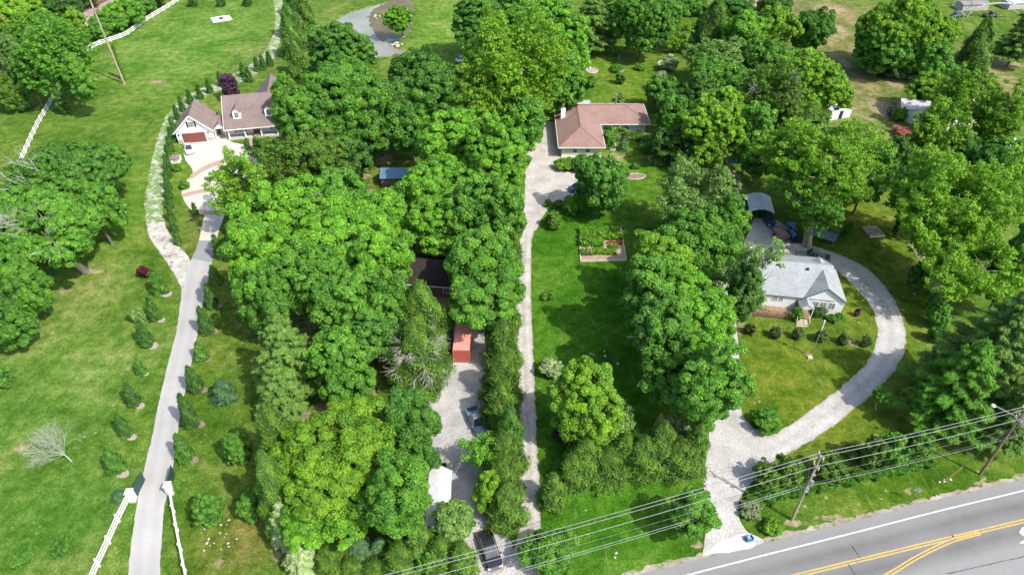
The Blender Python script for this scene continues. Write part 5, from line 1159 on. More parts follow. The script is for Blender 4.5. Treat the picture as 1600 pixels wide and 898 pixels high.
o = MB().tube(g0+b2, (g0+b2).lerp(b2+Vector((.3,.35,9)), .25), .06, .06, 6).build('guy_guard', M['line_yellow']); tag(o, 'yellow plastic guard on the guy wire foot', 'guy guard')
def cat_(a_, b, sag, r, label, mat='wire', n_=24, name='power_line', group='power lines along the highway'):
    mb = MB(); pts = []
    for i in range(n_+1): t = i/n_; q = a_.lerp(b, t); q.z -= 4*sag*t*(1-t); pts.append(q)
    o_ = a_.copy(); 
    for q, w_ in zip(pts, pts[1:]): mb.tube(q-o_, w_-o_, r, r, 4, cap=False)
    o = mb.build(name, M[mat]); o.location = o_; return tag(o, label, 'power line', group)
b0 = b1-wd_*64+Vector((0, -1.5, 0)); b3 = b2+wd_*48+Vector((0, 3.0, 0)); H1 = [(ws*.1, .40, 'top conductor on the house side'), (ws*-.1, .05, 'top conductor on the road side'), (ws*-.2, -1.55, 'lower single conductor'),
      (ws*.1, -3.8, 'thin neutral wire'), (ws*.15, -5.4, 'upper communication cable'), (ws*.15, -5.9, 'lower communication cable')]
spans = [(b0, Vector((.3,.5,11.4)), b1, T1, 'from near pole over the gravel drives'), (b1, T1, b2, T2, 'between the two poles'), (b2, T2, b3, Vector((.4,.5,11.6)), 'beyond the lamp pole')]
for i, (pa, ta, pb, tb_, nm) in enumerate(spans):
    for j, (off, dz, lb) in enumerate(H1):
        A0 = pa+ta+off+Vector((0, 0, dz)); B0 = pb+tb_+off+Vector((0, 0, dz)); th = [.022, .022, .024, .008, .020, .018][j]
        cat_(A0, B0, (.9, .3, .6)[i], th, lb+', '+nm, 'wire' if j != 4 else ('wire' if i == 0 else 'wire_dark'))
# service pole before the cottage
x, y = G(1267, 556); sp_ = thing('service_pole', 'thin grey service pole with cable gear before the cottage', 'utility pole', (x, y, 0)); MB().tube((0,0,0), (.15,.2,6.6), .08, .06, 8).build('shaft', M['metal'], sp_)
MB().tube((.15,.2,5.0), (.15,.2,6.9), .11, .11, 8).build('mast', M['white_vinyl'], sp_); MB().box(-.1, .4, .0, .4, 4.5, 4.8).build('junction_box', M['shutter'], sp_)
o = MB().box(-.35, .35, -.3, .3, 0, .22).build('pole_footing', M['stone_pale']); o.location = (x-.3, y-.35, 0); tag(o, 'pale stone block at the foot of the service pole', 'stone block')
cat_(b1+T1+Vector((0,0,-5.2)), Vector((x+.15, y+.2, 6.6)), .5, .012, 'thin service cable from the near utility pole to the cottage pole', 'wire_dark', name='service_cable', group=None)
cat_(Vector((x+.15, y+.2, 6.6)), Vector((46.5, 82.0, 3.3)), .2, .02, 'short service cable from the cottage pole to the house', 'wire_dark', name='service_cable', group=None)
for k, (q0_, q1_) in enumerate((((828, 632), (905, 668)), ((826, 648), (890, 672)))): pass
# tall leaning transmission pole at the railway
x, y = G(194, 131); lp = thing('transmission_pole', 'tall leaning pale wooden pole at the far meadow', 'utility pole', (x, y, 0)); MB().tube((0,0,-.1), (-1.2,.6,25.5), .30, .17, 12).build('shaft', M['pole_grey'], lp); MB().bar((-2.9,.6,24.2), (.7,.6,24.2), .16, .18).build('crossarm', M['pole_grey'], lp)
# second slanting dark pole in the corner trees
x, y = G(52, 108); lp = thing('transmission_pole', 'slanting dark pole among the corner trees', 'utility pole', (x, y, 0)); MB().tube((0,0,-.1), (-3.5,1.0,19), .22, .15, 10).build('shaft', M['pole_wood'], lp); MB().bar((-4.7,1.0,18.2), (-2.3,1.0,18.2), .14, .14).build('crossarm', M['pole_wood'], lp)
# road sign
x, y = G(1424, 783); sg = thing('road_sign', 'small grey backed diamond sign on a thin post on the verge', 'road sign', (x, y, 0), -.3); MB().tube((0,0,0), (0,0,2.4), .03, .03, 6).build('post', M['metal'], sg); MB().obox((0, .05, 2.2), (.25, 0, .25), (0, .012, 0), (-.25, 0, .25)).build('plate', simple('sign_back', (.42,.43,.42), .5, metal=.4), sg)
# fallen reddish limb
fl = thing('fallen_limb', 'reddish broken limb lying at the foot of the brownish cedar', 'fallen limb', (*G(622, 482), 0)); rng = np.random.default_rng(9); mb = MB(); bare_branches(mb, Vector((0,0,.4)), Vector((.9,-.2,.25)).normalized(), 2.2, .22, 3, rng, .5); mb.build('branch', simple('red_wood', (.36,.17,.10), .9, var=.3), fl)
# picnic table and bench bits
bt_ = thing('garden_bench', 'white bench half hidden below the widest sycamore', 'bench', (*G(1553, 387), 0), .3); MB().box(-.9, .9, -.25, .25, .42, .48).build('seat', M['white_vinyl'], bt_); MB().box(-.9, .9, .22, .28, .5, .95).build('backrest', M['white_vinyl'], bt_)
for xx in (-.8, .8): MB().box(xx-.05, xx+.05, -.22, .22, 0, .42).build('leg', M['white_vinyl'], bt_)
# ---------------------------------------------------------------- trees (ellipses read off the photo)
B, A_, S_, CE, PI_, AR = 'broad', 'airy', 'shrub', 'cedar', 'pine', 'arb'
T = tree
# --- far corner beyond the white fence
g = 'trees in the corner beyond the white fence'
T(B, 22, 28, 48, 40, 'yellow', 'yellow-green tree filling the top corner beyond the railway', 3, group=g)
T(B, 62, 6, 30, 18, 'deep', 'dark tree against the railway bed at the upper edge', 3, group=g)
T(A_, 62, 52, 46, 34, 'mid', 'loose tree with pale bent limbs by the railway', 3, bark='dead_wood', group=g)
T(B, 104, 10, 26, 16, 'deep', 'deep green bush mass behind the tall pole tip', 1, group=g)
T(B, 136, -3, 18, 9, 'deep', 'deep green bush beside the railway at the upper edge', 1, group=g)
T(B, 118, 38, 20, 24, 'yellow', 'light green rounded tree standing in front of the rails', 2, group=g)
T(A_, 86, 86, 56, 54, 'mid', 'large shade tree astride the white fence', 4, base=(98,176), group=g)
T(B, 124, 118, 25, 36, 'mid', 'narrow leaning tree beside the fence gap', 4, base=(131,181), group=g)
T(B, 42, 110, 28, 34, 'dark', 'dark tree at the bend of the white fence', 3, group=g)
T(A_, 10, 88, 34, 34, 'grey', 'half dead greyish tree over the pale rubble', 2, bark='dead_wood', dead=3, group=g)
T(B, 8, 140, 28, 26, 'olive', 'olive scrub tree at the picture edge below the rubble', 1, group=g)
T(S_, 33, 158, 15, 14, 'deep', 'small dark round bush below the white fence bend', 0, group=g)
T(S_, 97, 160, 12, 16, 'deep', 'dark undergrowth bush at the foot of the fence tree', 0, group=g)
for i, (x, y, rx, ry, tt, d) in enumerate([(156,42,20,15,'mid','where the tall pole crosses the fence'),(174,24,22,18,'bright','behind the pole'),(182,34,16,12,'dark','beside the last fence section before the pole'),(204,18,22,16,'mid','halfway along the hedgerow'),(224,7,20,13,'dark','in the darker middle of the hedgerow'),(242,-4,20,12,'deep','near the upper edge of the photo'),(200,6,22,14,'bright','behind the hedgerow near the dirt strip'),(262,-15,16,8,'deep','at the far end of the fence')]):
    T(B, x, y, rx, ry, tt, 'hedgerow tree behind the white fence, '+d, 0.5, name='hedgerow_tree', group='hedgerow trees behind the far white fence')
T(CE, 186, 97, 7, 27, 'mid', 'green vine climbing beside the tall leaning pole', name='vine_shrub', cat='shrub')
for x, d in ((301, 'first from the fence end'), (345, 'above the stone pad'), (386, 'nearest the rock track')):
    T(S_, x, 3, 7, 6, 'deep', 'small dark pine at the upper edge, '+d, 0, name='small_pine', group='three small pines at the upper edge')
# --- big oaks on the west edge
g = 'large trees along the western picture edge'
T(B, 102, 278, 100, 54, 'dark', 'broad dark-barked oak top with the pale dead limbs below it', 3, group=g, nl=15, dead=2, clump=1.1)
T(B, 60, 355, 92, 62, 'mid', 'oak with the visible leaning pale trunk', 4, base=(135,424), bark='pale_bark', group=g, nl=15, dead=8, clump=1.1, stem=0.55)
T(B, 150, 320, 48, 36, 'mid', 'side crown reaching from the oak towards the rock track', 4, group=g)
T(B, 22, 440, 52, 52, 'mid', 'rounded tree below the oak at the picture edge', 2, group=g)
T(B, 14, 505, 42, 38, 'dark', 'lowest dark tree of the clump at the picture edge', 1, group=g)
# dead looking pale bush
root = thing('bare_bush', 'pale leafless bush alone in the rough meadow', 'bush', (*G(112,720), 0)); mb = MB(); rng = np.random.default_rng(7)
tgt = Vector((-1.9, 0.3, 2.2)); mb.tube((0,0,-.05), (-0.5,0.1,1.3), 0.10, 0.08, 8)
for i in range(24):
    d = (Vector((-.35,.05,1)).normalized()+Vector(rng.normal(size=3))*0.50).normalized(); d.z = max(d.z, .12); bare_branches(mb, Vector((-0.5,0.1,1.2)), d, 2.15, 0.038, 3, rng, 0.42)
mb.build('branch', simple('pale_twig', (0.34,0.40,0.28), 0.9, var=0.2), root)
T(S_, 224, 424, 10, 8, 'red', 'dark red barberry bush beside the fork of the drive', 0, name='red_shrub')
T(S_, 214, 492, 14, 12, 'grey', 'feathery grey-green shrub in the meadow by the evergreens', 0, name='feathery_shrub', leafk=0.8)
# --- evergreens beside the drive
ords = ['first', 'second', 'third', 'fourth', 'fifth', 'sixth', 'seventh', 'eighth', 'ninth', 'tenth', 'eleventh', 'twelfth', 'thirteenth', 'fourteenth', 'fifteenth', 'sixteenth', 'seventeenth', 'eighteenth', 'nineteenth', 'twentieth', 'twenty-first', 'twenty-second']
rows = [(178,720,17,22),(193,664,13,21),(206,616,13,20),(219,572,9,13),(226,521,13,22),(239,482,11,20),(247,440,14,21)]
for i, (x, y, rx, ry) in enumerate(rows):
    T(AR, x, y+1, rx*.95, ry*.9, 'deep' if i % 3 else 'dark', ords[i]+' evergreen up from the gate on the meadow side of the drive', group='evergreens on the meadow side of the drive', name='young_evergreen')
    sheet('mulch_ring', [(x+ry*.55+dx*rx*.75, y+ry*.85+dy*rx*.5) for dx, dy in ((-1,0),(-.5,-.8),(.5,-.8),(1,0),(.5,.8),(-.5,.8))], 0.02, M['mulch_pale'], 'mulch ring at the foot of the '+ords[i]+' meadow evergreen', jit=0.05, kind='structure')
rows = [(287,699,15,23),(294,641,15,27),(303,592,13,21),(314,548,11,15),(320,500,12,22),(329,462,10,19),(337,430,10,16),(341,385,9,19)]
for i, (x, y, rx, ry) in enumerate(rows):
    T(AR, x, y+1, rx*.98, ry*.97, 'deep' if i % 3 else 'dark', ords[i]+' evergreen up from the gate on the woodland side of the drive', group='evergreens on the woodland side of the drive', name='young_evergreen')
    if i < 6: sheet('mulch_ring', [(x+ry*.6+dx*rx*.7, y+ry*.8+dy*rx*.45) for dx, dy in ((-1,0),(-.5,-.8),(.5,-.8),(1,0),(.5,.8),(-.5,.8))], 0.02, M['mulch'], 'mulch ring at the foot of the '+ords[i]+' woodland evergreen', jit=0.05, kind='structure')
T(AR, 350, 611, 18, 19, 'blue', 'blue-green round evergreen on the lawn strip by the woodland', name='young_evergreen')
T(S_, 371, 699, 22, 25, 'mid', 'light green bushy sapling on the lawn strip by the woodland', 0, name='bushy_sapling')
T(S_, 325, 795, 22, 25, 'dark', 'rounded dark sapling nearest the right gate fence', 0, name='bushy_sapling')
T(S_, 392, 787, 20, 24, 'dark', 'dark sapling at the shaded wood edge below the light green one', 0, name='bushy_sapling')
T(S_, 34, 868, 16, 15, 'dark', 'small evergreen at the lower edge of the meadow, the outer one', 0, name='meadow_evergreen')
T(S_, 95, 855, 15, 15, 'dark', 'small evergreen at the lower edge of the meadow, nearer the fence', 0, name='meadow_evergreen')
T(AR, 187, 775, 11, 10, 'blue', 'little blue-green conifer behind the stone gate pier', name='young_evergreen')
T(S_, 276, 758, 7, 8, 'mid', 'small green shrub beside the far gate post', 0)
T(S_, 3, 590, 14, 14, 'dark', 'dark bush cut by the picture edge in the meadow', 0)
# arborvitae row along the rock track
tr_pts = [(277,372),(272,352),(267,333),(265,315),(263,299),(262,283),(262,268),(262,254),(264,240),(266,226),(268,211),(271,197)]
for i, (x, y) in enumerate(tr_pts):
    T(AR, x, y, 6.2, 11+(i*7%3), 'deep', ords[i]+' arborvitae from the fork in the row between rock track and garage', group='arborvitae hedge row beside the rock track', name='arborvitae')
tr2 = [(276,176),(284,163),(297,152),(312,144),(327,135),(345,124),(380,110),(389,117),(402,101),(411,98),(421,92)]
for i, (x, y) in enumerate(tr2):
    T(AR, x, y, 5.5, 11, 'deep', ords[i]+' slim arborvitae after the garage bend of the rock track', group='slim arborvitae along the upper rock track', name='arborvitae')
T(AR, 305, 327, 5, 9, 'deep', 'single slim conifer in the forecourt kerb notch', name='arborvitae')
T(S_, 288, 288, 7, 6, 'mid', 'low round shrub at the waist of the forecourt', 0)
T(S_, 276, 262, 6, 5, 'mid', 'low shrub beside the little white well house', 0)
T(B, 358, 134, 14, 18, 'purple', 'purple-leaved tree behind the white garage', 0.4, name='purple_tree', clump=0.7)
T(S_, 386, 226, 4, 9, 'dark', 'clipped shrub beside the brick front walk, garage side', 0); T(S_, 401, 224, 5, 9, 'mid', 'clipped shrub beside the brick front walk, woodland side', 0)
# cedars above the house
g = 'row of cedars above the left house'
for (x, y, rx, ry, tt), d in zip([(458,2,15,22,'deep'),(478,14,13,26,'olive'),(453,32,15,26,'dark'),(472,50,14,28,'olive'),(456,62,16,28,'olive'),(466,88,17,30,'olive')], ['at the upper edge','at the upper edge on the meadow side','second from the upper edge','in the middle of the row','beside the track shoulder','lowest and broadest']):
    T(CE, x, y, rx, ry, tt, 'tall cedar beside the rock track, '+d, group=g)
# --- woodland between left house and gravel lot
g = 'woodland trees between the houses'
T(B, 533, 84, 50, 48, 'dark', 'dense dark tree on the near bank of the pond', 2.5, group=g, nl=13)
T(B, 516, 165, 86, 66, 'mid', 'huge spreading tree behind the left house', 3.5, group=g, nl=18, clump=1.15)
T(B, 560, 196, 52, 48, 'dark', 'dark side tree over the little clearing', 2.5, group=g)
T(B, 450, 150, 24, 34, 'mid', 'crown just touching the roof of the left house', 3, group=g)
T(B, 660, 140, 72, 60, 'dark', 'spreading oak below the pond with the bluish gap in it', 3.5, group=g, nl=16)
T(B, 645, 190, 46, 42, 'dark', 'shaded tree between the oak and the clearing', 3, group=g)
T(B, 622, 30, 22, 20, 'bright', 'small bright tree leaning over the pond', 2.2, base=(631,58), group=None, bark='bark', clump=0.8)
T(B, 745, 30, 36, 38, 'dark', 'dark tree at the upper edge beside the pond lawn', 2.5, group=g)
T(B, 790, 12, 34, 30, 'mid', 'tree at the upper edge behind the tall sycamore', 3, group=g)
T(B, 862, 62, 56, 64, 'bright', 'tall bright tree behind the ranch house drive', 3, group=g, nl=15)
T(B, 880, 125, 32, 44, 'mid', 'tree beside the ranch house back lawn', 2, group=g)
T(A_, 802, 108, 74, 88, 'yellow', 'tall yellow-green sycamore with pale limbs', 3, group=g, bark='pale_bark')
T(B, 815, 190, 34, 40, 'mid', 'low tree where the gravel court begins', 1.5, group=g)
T(A_, 436, 258, 46, 44, 'olive', 'open olive tree below the porch of the left house', 3, group=g)
T(A_, 370, 284, 44, 48, 'yellow', 'open tree standing over the round forecourt', 3.5, base=(389,325), group=g)
T(B, 492, 236, 44, 40, 'olive', 'rounded olive tree in the middle of the upper wood', 3, group=g)
T(B, 545, 248, 36, 30, 'deep', 'dark low tree beside the clearing', 2, group=g)
T(B, 395, 330, 34, 30, 'yellow', 'small yellowish tree at the wood edge by the drive neck', 2, group=g)
T(B, 706, 220, 56, 50, 'bright', 'great bright maple, its upper dome', 5, group=g, nl=15)
T(B, 775, 240, 46, 62, 'bright', 'bright tree against the long gravel drive', 5, group=g, nl=14)
T(B, 700, 290, 62, 48, 'bright', 'bright rounded tree beside the blue metal roof', 4, group=g, nl=14)
T(B, 760, 330, 58, 56, 'mid', 'full green tree in the middle of the drive-side wood', 4, group=g, nl=14)
T(B, 690, 350, 52, 44, 'bright', 'tree just above the dark shaded roof', 4, group=g, nl=13)
T(B, 750, 405, 50, 48, 'mid', 'broad tree to the side of the dark shaded roof', 4, group=g, nl=14)
T(B, 756, 462, 52, 44, 'mid', 'tree overhanging the red container', 4, group=g, nl=14)
T(B, 598, 330, 50, 38, 'bright', 'bright tree below the blue metal roof', 4, group=g, nl=13)
T(B, 440, 330, 78, 52, 'bright', 'wide bright tree beside the drive neck', 4, group=g, nl=17, clump=1.1)
T(B, 520, 305, 56, 42, 'mid', 'rounded tree in the heart of the wood with pale twigs', 4, group=g, nl=13, dead=1)
T(B, 535, 370, 74, 56, 'bright', 'great bright crown in the centre of the wood', 5, group=g, nl=17, clump=1.1)
T(B, 415, 405, 60, 58, 'bright', 'bright tree nearest the fork on the wood side', 4, group=g, nl=15, clump=1.1)
T(B, 475, 430, 66, 56, 'mid', 'mid-green tree south of the central crown', 4, group=g, nl=15)
T(B, 590, 405, 52, 54, 'bright', 'bright tree on the near side of the dark roof', 4.5, group=g, nl=15)
T(B, 545, 470, 60, 50, 'mid', 'tree below the central crown, above the broad-topped one', 4, group=g, nl=14)
T(B, 612, 470, 36, 46, 'mid', 'slim tree by the fallen reddish limb', 4, group=g)
T(B, 410, 470, 42, 46, 'mid', 'tree over the shaded strip east of the drive', 3, group=g)
T(B, 585, 520, 38, 40, 'dark', 'dark tree beside the half-bare cedar', 3, group=g)
T(PI_, 450, 552, 46, 64, 'pine', 'light green white pine in the lower wood', group=g)
T(PI_, 440, 612, 34, 46, 'pine', 'blue-green pine below the light one', group=g)
T(B, 530, 555, 50, 46, 'mid', 'rounded tree between white pine and clearing', 3, group=g, nl=13)
T(B, 545, 600, 40, 34, 'mid', 'smaller rounded tree above the great maple', 2.5, group=g)
T(B, 518, 712, 88, 82, 'yellow', 'great yellow-green maple of the lower wood', 4, group=g, nl=19, clump=1.05)
T(B, 505, 775, 72, 66, 'bright', 'bright lower skirt tree in front of the great maple', 2, group=g, nl=15)
T(CE, 440, 690, 36, 62, 'olive', 'brownish cedar behind the great maple', group=g)
T(CE, 437, 770, 34, 66, 'olive', 'brownish cedar on the shaded flank of the maple', group=g)
T(B, 642, 652, 42, 46, 'dark', 'dense dark tree beside the gravel lot', 2, group=g)
T(B, 650, 710, 32, 34, 'dark', 'lower dark tree touching the gravel lot', 1.5, group=g)
T(B, 620, 772, 47, 60, 'mid', 'rounded dark-green tree next to the white canopy', 3, group=g, nl=13)
T(PI_, 448, 820, 24, 34, 'silver', 'silvery conifer under the brownish cedars', group=g)
T(PI_, 472, 872, 24, 28, 'silver', 'silvery conifer at the lower edge of the photo', group=g)
T(PI_, 562, 858, 22, 20, 'blue', 'small blue spruce in the lower hedge', group=g)
T(PI_, 596, 858, 14, 16, 'blue', 'smaller blue spruce beside the first', group=g)
g = 'cedars and scrub along the lower edge of the wood'
for (x, y, rx, ry, tt), d in zip([(515,872,28,26,'olive'),(548,888,24,20,'olive'),(585,885,26,20,'olive'),(625,872,30,30,'olive'),(658,850,28,34,'olive'),(690,868,28,32,'olive'),(722,875,22,30,'olive')],
        ['beside the silvery conifer','below the blue spruce','below the smaller blue spruce','under the rounded dark-green tree','below the canopy, outer one','directly below the white canopy','beside the parked black car']):
    T(CE, x, y, rx, ry, tt, 'olive cedar in the lower hedge, '+d, group=g)
T(B, 672, 878, 20, 20, 'mid', 'small broadleaf in the lower hedge below the power lines', 0.5, group=g)
T(B, 709, 814, 31, 31, 'grey', 'pale green tree over the end of the white canopy', 2.2, clump=0.7)
T(A_, 752, 712, 34, 34, 'bright', 'drooping bright tree between the parked blue pickup and the gravel', 1.8)
T(CE, 662, 500, 36, 62, 'olive', 'brownish cedar above the half-bare one', group='half-bare cedars by the container')
T(CE, 655, 560, 44, 60, 'olive', 'half-bare cedar with a fan of grey dead branches', group='half-bare cedars by the container', dead=34)
T(S_, 600, 600, 10, 8, 'olive', 'low scrub in the little clearing', 0)
# cedars along the long drive
cs = [(803,395,13,34,'olive'),(798,440,18,36,'mid'),(790,490,22,38,'olive'),(785,540,27,40,'olive'),(783,590,29,40,'olive'),(782,635,28,38,'olive'),(796,672,20,36,'dark'),(788,712,32,40,'olive'),(782,755,32,40,'olive'),(792,790,28,38,'olive'),(804,340,12,32,'mid')]
for i, (x, y, rx, ry, tt) in enumerate(sorted(cs, key=lambda q: -q[1])):
    T(CE, x, y, rx, ry, tt, ords[i]+' cedar up from the road in the screen beside the long gravel drive', group='cedar screen beside the long gravel drive')
T(B, 765, 765, 24, 30, 'yellow', 'yellowish shrub tree leaning from the cedar screen over the lot', 1)
# --- ranch garden and lawn
T(B, 941, 285, 38, 41, 'dark', 'dark green round maple on the ranch front lawn', 1.2, clump=0.8, nl=13)
T(S_, 897, 319, 16, 14, 'mid', 'green bush in the kerb bed beside the round maple', 0)
T(S_, 914, 300, 13, 13, 'mid', 'bush between round maple and parked car', 0)
T(S_, 857, 317, 6, 5, 'dark', 'tiny shrub at the bend of the gravel court', 0)
T(S_, 873, 318, 7, 5, 'olive', 'low olive clump in the kerb bed', 0)
T(S_, 865, 343, 11, 13, 'olive', 'thin sapling alone on the lawn below the court', 0)
T(S_, 856, 460, 9, 7, 'olive', 'small wispy bush beside the long drive', 0)
T(S_, 884, 255, 16, 9, 'yellow', 'yellow-green ground juniper at the house corner', 0)
T(S_, 906, 254, 10, 12, 'mid', 'green shrub under the ranch front windows', 0)
T(S_, 925, 250, 10, 8, 'dark', 'dark low shrub behind the round maple', 0)
T(AR, 974, 227, 7, 9, 'blue', 'little blue spruce before the flower border')
T(S_, 951, 218, 10, 12, 'mid', 'leafy shrub in the corner of the ranch house', 0); T(S_, 955, 205, 8, 7, 'bright', 'light shrub under the wing eaves', 0)
T(S_, 968, 203, 10, 8, 'grey', 'spiky grey-green shrub at the wing wall', 0, leafk=0.8); T(S_, 985, 211, 9, 6, 'olive', 'low olive shrub in the flower border', 0)
T(S_, 1000, 212, 9, 6, 'mid', 'low shrub at the end of the flower border', 0); T(S_, 1012, 217, 10, 8, 'grey', 'grey shrub at the wing corner', 0)
T(S_, 962, 213, 7, 5, 'flower', 'flowering clump inside the border bend', 0); T(S_, 978, 217, 6, 4, 'rose', 'reddish clump at the border edge', 0)
T(S_, 993, 259, 6, 4, 'dark', 'tiny dark clump alone on the side lawn', 0)
T(S_, 1027, 250, 9, 7, 'dark', 'dark plants inside the stone ring', 0); T(S_, 1012, 230, 13, 8, 'dark', 'dark low shrub in the shade by the wing', 0)
T(B, 1046, 206, 17, 28, 'mid', 'small tree at the corner of the ranch wing', 0.8)
T(B, 1036, 142, 26, 22, 'dark', 'spreading small tree behind the ranch roof', 1.2)
T(B, 1052, 175, 26, 30, 'mid', 'small tree between wing and yellow maple', 1)
T(B, 1050, 222, 30, 26, 'deep', 'shaded tree at the side lawn', 1.2)
T(S_, 969, 152, 6, 6, 'grey', 'shrub just behind the metal roof flue', 0)
T(S_, 923, 127, 8, 8, 'dark', 'round dark shrub on the back lawn, nearer the sycamore', 0); T(S_, 970, 122, 7, 8, 'dark', 'round dark shrub on the back lawn, farther from the sycamore', 0)
T(S_, 964, 106, 9, 5, 'mid', 'green perennial clump in the pale back lawn bed', 0); T(S_, 1001, 104, 7, 5, 'mid', 'small clump in a white-edged back lawn bed', 0)
T(S_, 1047, 97, 14, 11, 'silver', 'silvery ornamental grass in its ring bed on the back lawn', 0, leafk=0.75); T(S_, 1033, 117, 8, 6, 'silver', 'smaller silvery grass on the back lawn', 0, leafk=0.75)
T(S_, 957, 80, 9, 7, 'dark', 'dark shrub before the white pine', 0)
T(PI_, 922, 32, 40, 44, 'pine', 'large white pine behind the back lawn', group='trees behind the back lawn')
T(B, 1006, 36, 44, 42, 'mid', 'dense large-leaved tree behind the back lawn', 1.2, group='trees behind the back lawn', nl=13)
T(B, 965, 22, 24, 30, 'mid', 'tree squeezed between the white pine and the dense tree', 1, group='trees behind the back lawn')
T(A_, 1062, 54, 26, 22, 'yellow', 'pale yellowish small tree beside the cedar', 0.6, group='trees behind the back lawn')
T(CE, 1112, 42, 26, 46, 'olive', 'tall olive cedar beside the pale small tree', group='trees behind the back lawn')
T(CE, 1092, 55, 18, 30, 'deep', 'dark cedar in the shade of the olive cedar', group='trees behind the back lawn')
for x, y, rx, ry, d in [(1045,12,30,14,'beside the dense tree'),(1080,6,26,14,'above the olive cedar')]:
    T(B, x, y, rx, ry, 'mid', 'far shrubbery tree at the upper edge '+d, 0.5, group='trees behind the back lawn')
# centre-right wood
g = 'trees between ranch and carport'
T(A_, 1118, 92, 46, 30, 'grey', 'grey-green willow-like tree below the cedar', 2, group=g)
T(B, 1128, 125, 50, 36, 'mid', 'green tree under the grey-green one', 2, group=g)
T(B, 1090, 150, 30, 34, 'deep', 'dark flank tree beside the back lawn', 1, group=g)
T(B, 1165, 52, 36, 34, 'bright', 'bright-leaved tree beside the rusty roof', 2, group=g)
T(B, 1208, 45, 42, 36, 'yellow', 'yellow-green tree at the edge of the dry field', 2, group=g)
T(B, 1150, 10, 28, 18, 'dark', 'dark tree at the upper edge near the rusty roof', 1.5, group=g)
T(B, 1210, 10, 26, 16, 'deep', 'low dark tree at the upper edge before the dry field', 1.5, group=g)
T(B, 1270, 46, 33, 30, 'dark', 'round dark tree standing in the dry field', 1.5, group=g)
T(B, 1195, 92, 44, 30, 'mid', 'tree in the gap below the yellow-green one', 2, group=g)
T(B, 1265, 130, 62, 50, 'yellow', 'broad sunny tree beside the dry field', 2.5, group=g, nl=15)
T(A_, 1205, 150, 46, 52, 'olive', 'thin greyish tree with bare twigs', 3, group=g, dead=4)
T(B, 1245, 185, 50, 34, 'olive', 'olive tree around the white shed roof', 1.5, group=g)
T(B, 1130, 185, 60, 48, 'yellow', 'large sunny maple beside the ranch lawn', 3, group=g, nl=16)
T(B, 1175, 205, 34, 42, 'mid', 'green tree behind the sunny maple', 2.5, group=g)
T(B, 1106, 236, 24, 24, 'yellow', 'lower bright branch tree above the blue shade sail', 2, group=g)
T(B, 1184, 250, 24, 24, 'mid', 'small green tree beside the blue shade sail', 2, group=g)
T(A_, 1092, 302, 60, 52, 'grey', 'soft grey-green elm over the ranch lawn', 3.5, group=g)
T(B, 1140, 345, 30, 40, 'mid', 'green tree before the carport', 2.5, group=g)
T(B, 1095, 370, 62, 46, 'mid', 'rounded tree in the middle of the tree belt', 3, group=g, nl=13)
T(B, 1035, 410, 44, 46, 'yellow', 'yellow-green tree beside the vegetable garden', 3, group=g, nl=13)
T(B, 1010, 460, 36, 60, 'dark', 'dark tree casting the big lawn shadow', 3, group=g)
T(B, 1075, 465, 66, 62, 'bright', 'bright great tree of the belt above the cottage drive', 4, group=g, nl=17)
T(B, 1095, 520, 52, 56, 'bright', 'bright tree beside the dead branch', 4, group=g, nl=14)
T(B, 1035, 520, 42, 56, 'dark', 'dark tree carrying the grey dead branch', 3, group=g, dead=3)
T(B, 1060, 590, 54, 48, 'mid', 'broad tree above the ornamental reeds', 3, group=g, nl=13)
T(B, 1112, 596, 56, 62, 'mid', 'large-leaved tree overhanging the cottage drive', 3, group=g, nl=14)
T(A_, 1180, 432, 41, 55, 'grey', 'grey-green tree in front of the cottage roof', 1.8, base=(1160,496))
T(B, 1160, 455, 26, 44, 'deep', 'dark tree behind the grey-green cottage tree', 1.5)
T(A_, 1105, 430, 40, 30, 'mid', 'thin tree above the stony path', 2)
# big sycamores, right side
g = 'big sycamores and neighbours near the carport'
T(A_, 1285, 255, 92, 66, 'yellow', 'great sycamore beside the trampoline', 6, base=(1258,384), group=g, bark='pale_bark', stem=0.5)
T(A_, 1274, 312, 58, 44, 'mid', 'lower crown of a second sycamore over the trailer', 5, base=(1264,388), group=g, bark='pale_bark', stem=0.45)
T(B, 1350, 270, 40, 44, 'mid', 'full tree beside the great sycamore', 2.5, group=g)
T(B, 1392, 255, 24, 40, 'deep', 'dark tree in the gap between the sycamores', 1.5, group=g)
T(A_, 1500, 315, 98, 80, 'yellow', 'widest sycamore of the eastern group', 6, base=(1461,462), group=g, bark='pale_bark', stem=0.6)
T(A_, 1520, 410, 80, 56, 'yellow', 'sunlit low sycamore crown above the long pine', 4, base=(1478,455), group=g, bark='pale_bark', stem=0.4)
T(A_, 1430, 300, 44, 50, 'mid', 'tree beyond the earthy ditch', 4, group=g)
T(A_, 1575, 300, 48, 70, 'yellow', 'sycamore at the picture edge', 4, group=g, bark='pale_bark')
T(B, 1585, 410, 40, 60, 'mid', 'tree at the picture edge below the sycamore', 2, group=g)
T(B, 1437, 428, 20, 22, 'deep', 'small dark tree with pale stem by the ditch', 1.8, base=(1428,460), bark='pale_bark')
T(S_, 1468, 492, 17, 20, 'dark', 'upper dark bush in the ditch line', 0, group='bushes in the ditch line'); T(S_, 1466, 520, 15, 14, 'dark', 'lower dark bush in the ditch line', 0, group='bushes in the ditch line')
T(S_, 1455, 470, 12, 12, 'mid', 'bush at the foot of the big eastern trunk', 0, group='bushes in the ditch line'); T(S_, 1412, 345, 12, 16, 'deep', 'dark bush where the ditch begins', 0, group='bushes in the ditch line')
T(PI_, 1535, 560, 92, 100, 'pine', 'very large soft pine at the eastern edge', group=g)
T(PI_, 1490, 610, 66, 74, 'mid', 'large pine above the roadside shrubs', group=g)
T(PI_, 1590, 640, 50, 66, 'pine', 'pine cut by the picture edge above the street lamp', group=g)
